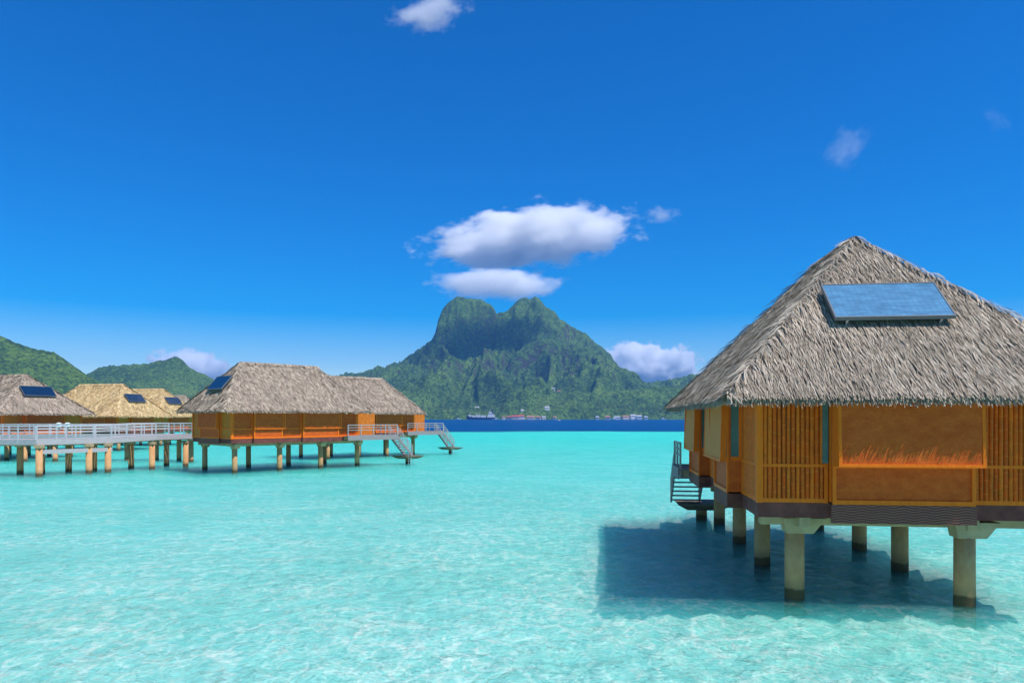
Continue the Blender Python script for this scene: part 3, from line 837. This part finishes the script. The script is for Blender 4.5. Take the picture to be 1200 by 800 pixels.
        lp = MB(); lp.hexa([(lo6+0.4, ly0+0.4, land_z-0.34), (hi6-0.4, ly0+0.4, land_z-0.34), (hi6-0.4, ly1-0.5, land_z-0.34), (lo6+0.4, ly1-0.5, land_z-0.34)],
                           [(lo6, ly0, land_z-0.1), (hi6, ly0, land_z-0.1), (hi6, ly1, land_z-0.1), (lo6, ly1, land_z-0.1)])
        nbl = 12
        for k in range(nbl):
            y0 = ly0 + (ly1-ly0)*k/nbl; lp.box(lo6-0.02, hi6+0.02, y0, y0+(ly1-ly0)/nbl-0.02, land_z-0.098, land_z-0.04)
        ldg = lp.build('landing', M['landing'], root)
        MB().lathe((lo6+hi6)/2, (ly0+ly1)/2, [(-1.4, 0.26), (land_z-0.35, 0.25)], 12).build('pile', M['pile'], root, True)
        ld_ = MB(); ux = u_out + s*0.30
        for k in (0, 0.4): ld_.tube((ux, ly0+0.3+k, -0.8), (ux, ly0+0.3+k, 1.35), 0.022, None, 6)
        for k in range(5): ld_.tube((ux, ly0+0.3, -0.5+0.28*k), (ux, ly0+0.7, -0.5+0.28*k), 0.018, None, 6)
        if deck_shift == 0: ld_.build('swim_ladder', M['alu'], ldg)
    # ---- beams, pile heads, piles
    ups = piles or [(-h2+0.85, y) for y in rows_v] + [(h2-0.85, y) for y in rows_v]
    bt, bb = fz0 + 0.02, fz0 - 0.20
    rowset = {}
    for (u, y) in ups: rowset.setdefault(round(y/2.1), []).append((u, y))
    for sg_ in (-1, 1):
        ysr = [p[1] for p in ups if p[0]*sg_ > 0]; u = sum(p[0] for p in ups if p[0]*sg_ > 0) / len(ysr)
        MB().box(u-0.14, u+0.14, min(0.12, min(ysr)), max(max(ysr), L-0.2), bb-0.02, bt+0.10).build('floor_beam', M['concrete'], root, bevel=0.01)
    for r_ in rowset.values():
        y = r_[0][1]
        MB().box(-h2+0.15, h2-0.15, y-0.15, y+0.15, bb-0.01, bt+0.09).build('cross_beam', M['concrete'], root, bevel=0.01)
    for (u, y) in ups:
        hd = MB(); hw = 0.24; z1 = bb - 0.022; z0 = z1 - 0.20; zt = bt + 0.07
        e = 0.28
        # cantilevered head with a chamfered nose
        hd.hexa([(u-hw-0.02, y-hw, z0), (u+0.42, y-hw, z0), (u+0.42, y+hw, z0), (u-hw-0.02, y+hw, z0)],
                [(u-hw-0.10, y-hw, zt-0.11), (u+0.74, y-hw, zt-0.11), (u+0.74, y+hw, zt-0.11), (u-hw-0.10, y+hw, zt-0.11)])
        hd.build('pile_head', M['concrete'], root, bevel=0.012)
        r = 0.25 if near else 0.24
        MB().lathe(u, y, [(-1.5, r), (-0.3, r), (0.6, r*0.985), (z0+0.02, r*0.97)], 24 if near else 14).build('pile', M['pile'], root, True)
    # ---- solar panel on the end slope
    if panel:
        rise = np.array([0, a0 + o, zr - ze - 0.12]); sl = np.linalg.norm(rise); rise = rise / sl
        ang = math.atan2(rise[2], rise[1])
        f = 0.475 if near else 0.525; ctr = Vector((panel_u, -o, ze + 0.12)) + Vector(rise) * (sl * f)
        nr = Vector((0, -math.sin(ang), math.cos(ang)))
        ctr = ctr + nr * 0.30
        ph = 1.62 if near else 1.50
        sm = MB(); sm.box(-panel_w/2, panel_w/2, -ph/2, ph/2, -0.035, 0.035)
        p_ = sm.build('solar_panel', M['solar_near' if near else 'solar'], root)
        p_.location = ctr; p_.rotation_euler = (ang, 0, 0)
        f_ = MB(); fw = 0.035
        for x0, x1, y0, y1 in ((-panel_w/2-fw, panel_w/2+fw, -ph/2-fw, -ph/2), (-panel_w/2-fw, panel_w/2+fw, ph/2, ph/2+fw), (-panel_w/2-fw, -panel_w/2, -ph/2, ph/2), (panel_w/2, panel_w/2+fw, -ph/2, ph/2)):
            f_.box(x0, x1, y0, y1, -0.06, 0.05)
        f_.build('panel_frame', M['panel_rim'], p_)
        for x in (-panel_w*0.40, panel_w*0.40):
            for y in (-ph*0.5, ph*0.38):
                MB().box(x-0.03, x+0.03, y-0.03, y+0.03, -0.42, -0.062).build('panel_leg', M['alu'], p_)
    return root

near_piles = [(-2.90, 0.72), (-2.82, 4.95), (-2.75, 9.2), (-2.70, 14.2), (1.14, 0.40), (1.26, 4.7), (1.24, 8.2), (1.24, 13.2)]
bungalow((9.63 + 0.6*0.9925, 18.1 - 0.6*0.122), 7.0, 'large bungalow on thick piles, weathered grey thatch, pale blue solar panel and woven shutters',
         near=True, Wd=7.9, a0=5.0, a1=4.2, zr=10.35, ze=5.10, o=0.95, bay_u=-0.6, deck_shift=-4.5, L=13.0, panel_w=2.95, panel_u=-0.27, thatch='thatch', piles=near_piles, seed=3, side=-1)
TF = 43.5
def corner(px, D, theta, Wd, side):
    """origin of a house whose end corner on the camera side shows at column px"""
    X = (px - 600) * D / F
    return (X - side*math.cos(R(theta))*Wd/2, D + side*math.sin(R(theta))*Wd/2)
oF = corner(271, 61.3, TF, 7.6, 1)
bungalow(oF, TF, 'grey thatched bungalow at the end of the boardwalk, navy solar panel on its end slope', Wd=7.6, L=12.6, a0=2.7, a1=2.2,
         zf=2.95, ze=5.22, zr=9.7, side=1, seed=5, panel_w=2.9)
oE = (oF[0] + 2.6, oF[1] + 21.3)
bungalow(oE, TF, 'grey thatched bungalow half hidden behind the boardwalk-end one, stairs toward open water', Wd=7.6, L=12.6, a0=2.7, a1=2.2,
         zf=2.95, ze=5.22, zr=9.7, side=1, seed=6, panel_w=2.9)
def apex(px, D, theta, a0):
    X = (px - 600) * D / F
    return (X - math.sin(R(theta))*a0, D - math.cos(R(theta))*a0)
bungalow(apex(31, 86, -64, 3.3), -64, 'grey thatched bungalow at the far left edge, solar panel facing the water', Wd=9.0, L=13, a0=3.3, a1=3.0,
         zf=2.9, ze=5.1, zr=9.8, side=-1, seed=7, deck=False, panel_w=3.6)
bungalow(apex(144, 109, -74, 3.3), -74, 'golden new thatched bungalow with the longer visible ridge and one solar panel', Wd=8.6, L=14.2, a0=3.3, a1=3.0,
         zf=2.9, ze=4.85, zr=9.75, side=-1, seed=8, deck=False, thatch='thatch_new', panel_w=3.2)
bungalow(apex(191, 128, -74, 3.3), -74, 'golden new thatched bungalow peeking out behind the other golden roof', Wd=8.6, L=14.2, a0=3.3, a1=3.0,
         zf=2.9, ze=4.9, zr=9.8, side=-1, seed=9, deck=False, thatch='thatch_new', panel_w=3.2)
bungalow(apex(217, 165, -74, 3.3), -74, 'small distant grey roof peak showing between golden roof and grey roof', Wd=7.0, L=10, a0=3.3, a1=3.0,
         zf=2.9, ze=4.9, zr=9.8, side=-1, seed=10, deck=False, panel=False)

# ------------------------------------------------------------------ boardwalk
def boardwalk(label, front, back, zs_, piles, skirts=(), lamps=()):
    root = empty('boardwalk', (front[1][0], front[1][1], 0)); o = Vector(root.location)
    tag(root, label, 'boardwalk', 'boardwalks joining the bungalows')
    Fp = [Vector((x, y, z)) - o for (x, y), z in zip(front, zs_)]; Bp = [Vector((x, y, z)) - o for (x, y), z in zip(back, zs_)]
    dk = MB(); fs = MB(); jo = MB()
    for i in range(len(Fp)-1):
        n = max(2, int((Fp[i+1]-Fp[i]).length / 0.22))
        for k in range(n):
            a, b = k/n, (k+0.88)/n
            t = [Fp[i].lerp(Fp[i+1], a), Fp[i].lerp(Fp[i+1], b), Bp[i].lerp(Bp[i+1], b), Bp[i].lerp(Bp[i+1], a)]
            dk.hexa([p - Vector((0,0,0.06)) for p in t], t)
        for P_ in (Fp, Bp):
            d = (P_[i+1]-P_[i]); 
            fs.bar(P_[i] + Vector((0,0,-0.21)), P_[i+1] + Vector((0,0,-0.21)), 0.06, 0.42)
        for f in (0.12, 0.88):
            jo.bar(Fp[i].lerp(Bp[i], f) + Vector((0,0,-0.30)), Fp[i+1].lerp(Bp[i+1], f) + Vector((0,0,-0.30)), 0.2, 0.42)
    d_ = dk.build('deck', M['deck_pale'], root)
    fs.build('deck_fascia', M['deck_pale'], d_); jo.build('deck_joists', M['concrete'], d_)
    for i, P_ in enumerate((Fp, Bp)):
        railing(root, [p for p in P_], 1.12, spacing=1.6 if i == 0 else 2.4, w=0.06, rails=3, mat='rail_pale')
    for (i, z) in skirts:
        a, b = Fp[i], Fp[i+1]; n = Vector((b.y-a.y, -(b.x-a.x), 0)).normalized()*0.12
        MB().bar(a + n + Vector((0,0,z)), b + n + Vector((0,0,z)), 0.08, 0.34).build('lower_board', M['deck_pale'], d_)
    for (x, y) in piles:
        p = Vector((x, y, 0)) - o
        MB().lathe(p.x, p.y, [(-1.5, 0.26), (2.25, 0.25)], 14).build('pile', M['pile'], root, True)
        MB().box(p.x-0.28, p.x+0.28, p.y-0.28, p.y+0.28, 2.255, 2.50).build('pile_cap', M['concrete'], root)
    return root
fr = [(-56,60.2),(-38.4,58.6),(-35.0,63.4),(-32.9,67.0),(-31.4,71.2)]
bk = [(-57,63.0),(-40.6,61.8),(-37.6,65.4),(-35.6,68.4),(-34.2,72.2)]
boardwalk('weathered grey boardwalk with white railings leading up to the nearer grey bungalow', fr, bk, [2.93,2.93,2.93,3.08,3.08],
          [(-38.2,58.6),(-36.1,61.9),(-35.2,63.2),(-33.2,66.9),(-41.5,61.2),(-40.2,62.0),(-39.0,63.8),(-37.4,64.9),(-35.7,68.0),(-34.2,71.8),(-31.9,70.9),(-46,60.6),(-51,61.2)], skirts=((1,-0.98),))
fr2 = [(-70,78),(-47,79),(-39.5,80.5),(-33.6,76.5)]
bk2 = [(-70,80.2),(-47,81.4),(-39.2,83.0),(-32.4,78.6)]
boardwalk('second grey boardwalk further back, in front of the golden roofs', fr2, bk2, [2.9,2.9,2.9,3.0],
          [(-56,78.9),(-53.2,79.2),(-50,79.4),(-46.6,80.0),(-43,81),(-40,81.6),(-37,80.6),(-34.6,78.2),(-60,79),(-65,79)])
# two small white lanterns on the boardwalk railing
for (px, lab) in ((69, 'small white lantern box on the boardwalk railing, nearer the left edge'), (79, 'small white lantern box on the boardwalk railing, nearer the bungalow')):
    f = (px - 44) / (133 - 44); x = -38.4 + 3.4*f; y = 58.6 + 4.8*f
    root = empty('lantern', (x, y, 4.10)); tag(root, lab, 'lantern', 'white lanterns on the boardwalk railing')
    MB().box(-0.15, 0.15, -0.10, 0.10, -0.16, 0.12).build('lamp_box', M['white'], root, bevel=0.02)
    MB().hexa([(-0.19,-0.14,0.122),(0.19,-0.14,0.122),(0.19,0.14,0.122),(-0.19,0.14,0.122)], [(-0.05,-0.04,0.22),(0.05,-0.04,0.22),(0.05,0.04,0.22),(-0.05,0.04,0.22)]).build('lamp_cap', M['white'], root)
    MB().box(-0.03, 0.03, -0.03, 0.03, -0.7, -0.162).build('lamp_post', M['rail'], root)

# ------------------------------------------------------------------ far shore: ship, houses, boats
M['hull_blue'] = m_plain('navy_hull', (0.02,0.05,0.13), 0.4, 0.2, 0.1)
M['ship_white'] = m_plain('ship_white', (0.68,0.68,0.68), 0.5, 0.06, 0.1)
M['red_roof'] = m_plain('red_roof', (0.42,0.10,0.07), 0.7, 0.25, 0.1)
M['rust_roof'] = m_plain('rust_roof', (0.40,0.19,0.11), 0.7, 0.25, 0.1)
M['grey_roof'] = m_plain('grey_roof', (0.45,0.46,0.48), 0.6, 0.15, 0.1)
M['cream'] = m_plain('cream_wall', (0.62,0.57,0.48), 0.8, 0.1, 0.1)
def sh(px, D): return (px - 600) * D / F

def ship():
    D = 1900; root = empty('cargo_ship', (sh(564, D), D, 0)); tag(root, 'white and navy cargo ship moored off the jungle shore', 'ship')
    L2 = 39
    st = [(-L2, 0.5, 10), (-L2+5, 4.5, 9.5), (-L2+13, 6.5, 7), (0, 6.8, 6), (L2-6, 6.5, 6), (L2, 5.6, 6.6)]
    vs = []; fs = []
    for x, w, h in st: vs += [(x + (3 if x == -L2 else 0), -w*0.8, -1.5), (x, -w, h), (x, w, h), (x + (3 if x == -L2 else 0), w*0.8, -1.5)]
    for i in range(len(st)-1):
        a = i*4; b = a+4
        fs += [(a, b, b+1, a+1), (a+1, b+1, b+2, a+2), (a+2, b+2, b+3, a+3)]
    fs += [(3,2,1,0), (len(vs)-4, len(vs)-3, len(vs)-2, len(vs)-1)]
    m = MB(); m.add(vs, fs); m.build('hull', M['hull_blue'], root)
    b = MB(); b.box(16, 36, -5.6, 5.6, 6.05, 11); b.box(18, 34, -5.2, 5.2, 11, 14.5); b.box(19, 30, -5.4, 5.4, 14.5, 18); b.box(20, 27, -4, 4, 18, 20.5)
    b.build('superstructure', M['ship_white'], root)
    w = MB(); w.box(18.9, 30.1, -5.46, -5.41, 15.4, 16.8); w.build('bridge_windows', M['hull_blue'], root)
    c = MB(); c.box(27.5, 32, -2, 2, 18, 23.5); c.build('funnel', M['hull_blue'], root)
    for x0, x1, h in ((-24,-14,11), (-12.5,-3,12.5), (-1.5,12,11.5)):
        k = MB(); k.box(x0, x1, -5, 5, 6.1, h); k.build('cargo', M['ship_white'], root)
    MB().box(-34, -26, -4, 4, 8, 12.5).build('forecastle', M['ship_white'], root)
    for x, z in ((-29, 22), (-13.2, 19), (23, 30)): MB().tube((x, 0, 8), (x, 0, z), 0.5, 0.3, 6).build('mast', M['ship_white'], root)
    MB().bar((-13.2, 0, 18), (-3, -1, 15), 0.5, 0.5).build('crane_jib', M['ship_white'], root)
ship()

def hut(px, D, w, d, h, roofh, z, wall, roof, label, rz=0.0):
    root = empty('shore_house', (sh(px, D), D, z), R(rz)); tag(root, label, 'house', 'houses along the far shore')
    MB().box(-w/2, w/2, -d/2, d/2, -3, h).build('wall', wall, root)
    e = 1.0
    m = MB(); m.add([(-w/2-e,-d/2-e,h+0.02),(w/2+e,-d/2-e,h+0.02),(w/2+e,d/2+e,h+0.02),(-w/2-e,d/2+e,h+0.02),(-w/2+d*0.2,0,h+roofh),(w/2-d*0.2,0,h+roofh)],
                    [(0,3,2,1),(0,1,5,4),(1,2,5),(2,3,4,5),(3,0,4)])
    m.build('roof', roof, root)
    wn = MB()
    for k in range(max(1, int(w/5))): wn.box(-w/2+1.5+k*5, -w/2+3.7+k*5, -d/2-0.12, -d/2+0.05, 0.9, 2.5)
    wn.build('windows', M['hull_blue'], root)
HUTS = [
 (597,2090,15,10,4,4,2,'cream','red_roof','small red roofed house just right of the moored ship'),
 (604,2082,22,12,5,5,2,'cream','red_roof','long bright red roofed shed on the shore right of the ship'),
 (611,2110,18,12,6,5,4,'ship_white','red_roof','red roofed white house set back above the long red shed'),
 (622,2085,24,11,4,4.5,2,'cream','rust_roof','wide rust brown roofed shed right of the red sheds'),
 (631,2095,12,9,4,4,2,'cream','rust_roof','small rust roofed cottage right of the wide rust shed'),
 (612,2170,10,8,5,3.5,16,'ship_white','grey_roof','little white house among trees above the red roofs'),
 (641,2170,15,9,7,4,22,'ship_white','grey_roof','tall white house standing alone among trees on the slope'),
 (637,2110,12,8,4,3,4,'cream','grey_roof','cream house below the tall white house'),
 (650,2095,10,8,3.5,3,2,'cream','rust_roof','small cream cottage in the palms at mid shore'),
 (648,2420,14,9,4,3,62,'cream','grey_roof','cream house high on the foothill, left of the two'),
 (655,2425,12,9,4,3,64,'cream','rust_roof','cream house high on the foothill, right of the two'),
 (559,2300,14,9,4,3,50,'cream','grey_roof','pale house high on the slope above the ship'),
 (700,2100,10,8,4,3,2,'cream','grey_roof','lone cream cottage left of the white waterfront buildings'),
 (712,2095,16,9,4,4,2,'cream','rust_roof','rust roofed cream house at the left of the white waterfront'),
 (723,2085,18,10,4,3,2,'ship_white','grey_roof','low white boathouse at the water on the right shore'),
 (733,2100,20,10,5,4,3,'cream','rust_roof','brown roofed house behind the low white boathouse'),
 (742,2105,18,11,8,4,4,'ship_white','grey_roof','tall white waterfront building with grey roof'),
 (749,2100,16,10,6,4,3,'ship_white','grey_roof','white building right of the tall waterfront one'),
 (757,2095,11,8,4,3,2,'ship_white','grey_roof','small white building ending the right waterfront row'),
 (590,2100,8,7,3.5,3,2,'ship_white','rust_roof','tiny white hut directly behind the ship stern'),
]
def ground_at(x, y): return float(main_z(np.array([x]), np.array([y]))[0])
for (px, D, w, d, h, rh, z, wl, rf, lab) in HUTS:
    zz = ground_at(sh(px, D), D)
    hut(px, D, w, d, h + 2.5, rh, max(zz - 3.0, 0.5), M[wl], M[rf], lab, random.uniform(-14, 14))
def palm_grove():
    rng = np.random.default_rng(77); mb = MB()
    for k in range(620):
        x = rng.uniform(-520, 980); y = 2135 + abs(rng.normal(0, 75)) + rng.uniform(0, 25)
        z = ground_at(x, y)
        if z < 0.8: continue
        h = rng.uniform(7, 14); lx = rng.normal(0, 1.2); c = Vector((x + lx, y, z + h))
        mb.tube((x, y, z - 4), c, 0.35, 0.22, 4, False)
        n = 8; a0_ = rng.uniform(0, 6.28)
        for i in range(n):
            a = a0_ + 6.283*i/n + rng.normal(0, 0.15); d = Vector((math.cos(a), math.sin(a), 0)); s_ = Vector((-d.y, d.x, 0)) * 0.55
            L_ = rng.uniform(2.8, 4.2); m_ = c + d*L_*0.55 + Vector((0,0,0.7)); e = c + d*L_ + Vector((0,0,-1.3 + rng.uniform(-.6,.6)))
            mb.add([c, m_ - s_, e, m_ + s_, m_ + Vector((0,0,0.35))], [(0,1,4),(1,2,4),(2,3,4),(3,0,4)])
    o = mb.build('palm_grove', M['palm'])
    tag(o, 'fringe of coconut palms along the far shore', None, None, 'stuff')
M['palm'] = m_plain('palm_fronds', (0.085,0.115,0.022), 0.7, 0.5, 0.05)
palm_grove()
def boat(px, D, L_, label, rz=0):
    root = empty('motor_boat', (sh(px, D), D, 0), R(rz)); tag(root, label, 'boat', 'small white boats off the far shore')
    h = L_/2; st = [(-h, 0.18*L_, 0.13*L_), (0, 0.17*L_, 0.13*L_), (h*0.6, 0.11*L_, 0.15*L_), (h, 0.01*L_, 0.19*L_)]
    vs = []; fs = []
    for x, w, z in st: vs += [(x*0.92, -w*0.6, -0.3), (x, -w, z), (x, w, z), (x*0.92, w*0.6, -0.3)]
    for i in range(3):
        a = i*4; b = a+4; fs += [(a,b,b+1,a+1),(a+1,b+1,b+2,a+2),(a+2,b+2,b+3,a+3)]
    fs += [(3,2,1,0),(12,13,14,15)]
    MB().add(vs, fs).build('hull', M['ship_white'], root)
    MB().box(-h*0.4, h*0.25, -0.1*L_, 0.1*L_, 0.14*L_, 0.30*L_).build('cabin', M['ship_white'], root)
boat(581, 1860, 16, 'white motor boat just off the ship stern', 170)
boat(720, 2010, 18, 'white motor boat in front of the low white boathouse', 10)
boat(777, 2020, 15, 'white motor boat alone near the right end of the shore', 0)
boat(537, 2050, 15, 'white motor boat left of the ship, close to the stairs landing in view', 5)
boat(655, 1250, 6, 'tiny white boat out on the dark blue channel', 20)

# ------------------------------------------------------------------ clouds
def m_cloud(name, dens, scale, thr, soft, seed, stretch=(1,1,1), aniso=0.0, detail=9):
    t = NT(name); g = t.n('ShaderNodeTexCoord').outputs['Object']
    ln = t.n('ShaderNodeVectorMath'); ln.operation = 'LENGTH'
    fall_v = t.mapping(g, (1, 1, 1)); 
    t.l(fall_v, ln.inputs[0])
    n = t.noise(t.mapping(g, stretch, (0,0,0), (seed, seed*0.7, 0)), scale, detail, 0.64)
    d = t.math('SUBTRACT', t.math('ADD', n, t.mapr(ln.outputs['Value'], 0.0, 1.0, 0.36, -0.36)), thr)
    dv = t.math('MULTIPLY', t.mapr(d, 0.0, soft, 0.0, 1.0), dens)
    pv = t.n('ShaderNodeVolumeScatter')
    pv.inputs['Color'].default_value = (1.0, 0.992, 0.978, 1); pv.inputs['Anisotropy'].default_value = aniso
    t.l(dv, pv.inputs['Density'])
    t.l(pv.outputs[0], t.out.inputs['Volume'])
    t.m.cycles.homogeneous_volume = False
    return t.m
def cloud(px, py, D, wpx, hpx, depth, dens, scale, thr, soft, seed, label, stretch=(1,1,1), rot=0.0):
    """an ellipsoid of cloud; wpx, hpx are half sizes as seen from the lagoon"""
    import bmesh
    me = bpy.data.meshes.new('cloud'); bm = bmesh.new(); bmesh.ops.create_icosphere(bm, subdivisions=3, radius=1.0); bm.to_mesh(me); bm.free()
    o = link_mesh('cloud', me, m_cloud('cloud_vapour', dens, scale, thr, soft, seed, stretch))
    o.location = ((px-600)*D/F, D, (HOR-py)*D/F + CAMZ)
    o.scale = (wpx*D/F, depth, hpx*D/F); o.rotation_euler = (0, R(rot), 0)
    tag(o, label, 'cloud', 'fair weather clouds'); return o
cloud(622, 279, 6000, 186, 52, 560, 0.022, 3.0, 0.42, 0.18, 3.1, 'large white cumulus cloud floating above the twin peaked mountain', (1.6,1,0.9), -6)
cloud(580, 334, 5250, 116, 29, 300, 0.022, 2.0, 0.42, 0.25, 8.3, 'flat cloud sitting just above the mountain top', (1.6,1,0.8), 0)
cloud(775, 252, 6000, 44, 24, 150, 0.007, 2.5, 0.55, 0.25, 5.2, 'torn wisp trailing from the right of the large cumulus', (1.3,1,1), 0)
cloud(757, 430, 14000, 92, 42, 900, 0.02, 2.8, 0.40, 0.16, 1.7, 'bright cloud bank low behind the right slope of the mountain', (1.6,1,0.9), 0)
cloud(222, 432, 14000, 78, 38, 800, 0.022, 2.6, 0.44, 0.25, 6.4, 'low cloud behind the rocky knob of the left hill', (1.5,1,0.9), 0)
cloud(503, 14, 6000, 80, 30, 300, 0.008, 2.2, 0.46, 0.25, 12.7, 'small cloud cut by the upper edge of the view', (1.5,1,0.9), -12)
cloud(990, 175, 6000, 66, 46, 200, 0.0026, 3.2, 0.54, 0.3, 15.9, 'thin wispy cloud high above the near bungalow roof', (1.2,1,1.2), -40)
cloud(1168, 140, 6000, 50, 30, 160, 0.0012, 2.6, 0.60, 0.25, 21.3, 'very faint cloud wisp at the upper right', (1.2,1,1.2), 35)

sc = cloud(600, 335, 6000, 40, 12, 230, 0.03, 2.0, 0.36, 0.2, 4.4, 'broad cloud high overhead that shades the middle of the mountain')
P0 = Vector((-150, 3200, 300)); t_ = (2300 - P0.z) / sd.z
sc.location = P0 + sd * t_; sc.scale = (430, 300, 90)

def cumulus(loc, size, seed, label):  # solid clouds out of view, added to bounce sunlight into the shaded sides
    rng = np.random.default_rng(seed); import bmesh
    bm = bmesh.new()
    for k in range(16):
        r = rng.uniform(0.30, 0.55); c = Vector((rng.uniform(-1, 1), rng.uniform(-0.7, 0.7), abs(rng.normal(0, 0.28)) - 0.1))
        res = bmesh.ops.create_icosphere(bm, subdivisions=4, radius=r)
        for v in res['verts']: v.co = v.co + c
    bm.normal_update()
    co = np.array([v.co[:] for v in bm.verts]); nn = np.array([v.normal[:] for v in bm.verts])
    d = 0.10*fbm(co[:,0]*3 + 9*co[:,2], co[:,1]*3 + 5*co[:,2], 4, seed)
    for v, k, n_ in zip(bm.verts, d, nn): v.co = v.co + Vector(n_)*float(k); v.co.z = max(v.co.z, -0.22)
    me = bpy.data.meshes.new('cloud'); bm.to_mesh(me); bm.free()
    o = link_mesh('cloud', me, M['fill_cloud_white'], None, True); o.location = loc; o.scale = (size, size, size*0.75)
    tag(o, label, 'cloud', 'fair weather clouds')
ct = NT('fill_cloud_white'); ct.principled((0.92, 0.92, 0.92), 1.0, None, **{'Specular IOR Level': 0.0}); M['fill_cloud_white'] = ct.m
cumulus((-4200, -1800, 2300), 1500, 5, 'added unseen fill cloud behind the viewer over the left of the lagoon')
cumulus((-1500, -4600, 2600), 1600, 6, 'added unseen fill cloud straight behind the viewer')
cumulus((-5200, 1200, 2600), 1300, 7, 'added unseen fill cloud far to the left beyond the leftmost roof')
cumulus((1700, -5600, 2300), 1600, 9, 'added unseen fill cloud behind the viewer, above the sea to the rear')
cumulus((-7000, -2000, 3600), 2100, 10, 'largest added unseen fill cloud, far off over the left horizon behind the viewer')
cumulus((-2300, -900, 3300), 1150, 8, 'added unseen fill cloud high over the left shoulder of the viewer')

# ------------------------------------------------------------------ haze
HZ = NT('sea_haze')
hv = HZ.n('ShaderNodeVolumePrincipled'); hv.inputs['Color'].default_value = (0.18, 0.52, 1.0, 1); hv.inputs['Density'].default_value = 0.000078; hv.inputs['Anisotropy'].default_value = 0.0
HZ.l(hv.outputs[0], HZ.out.inputs['Volume'])
hz = MB().box(-6700, 6700, -700, 9200, -8.2, 720).build('haze', HZ.m)
tag(hz, 'thin blue sea haze over the lagoon and the mountain', None, None, 'stuff')
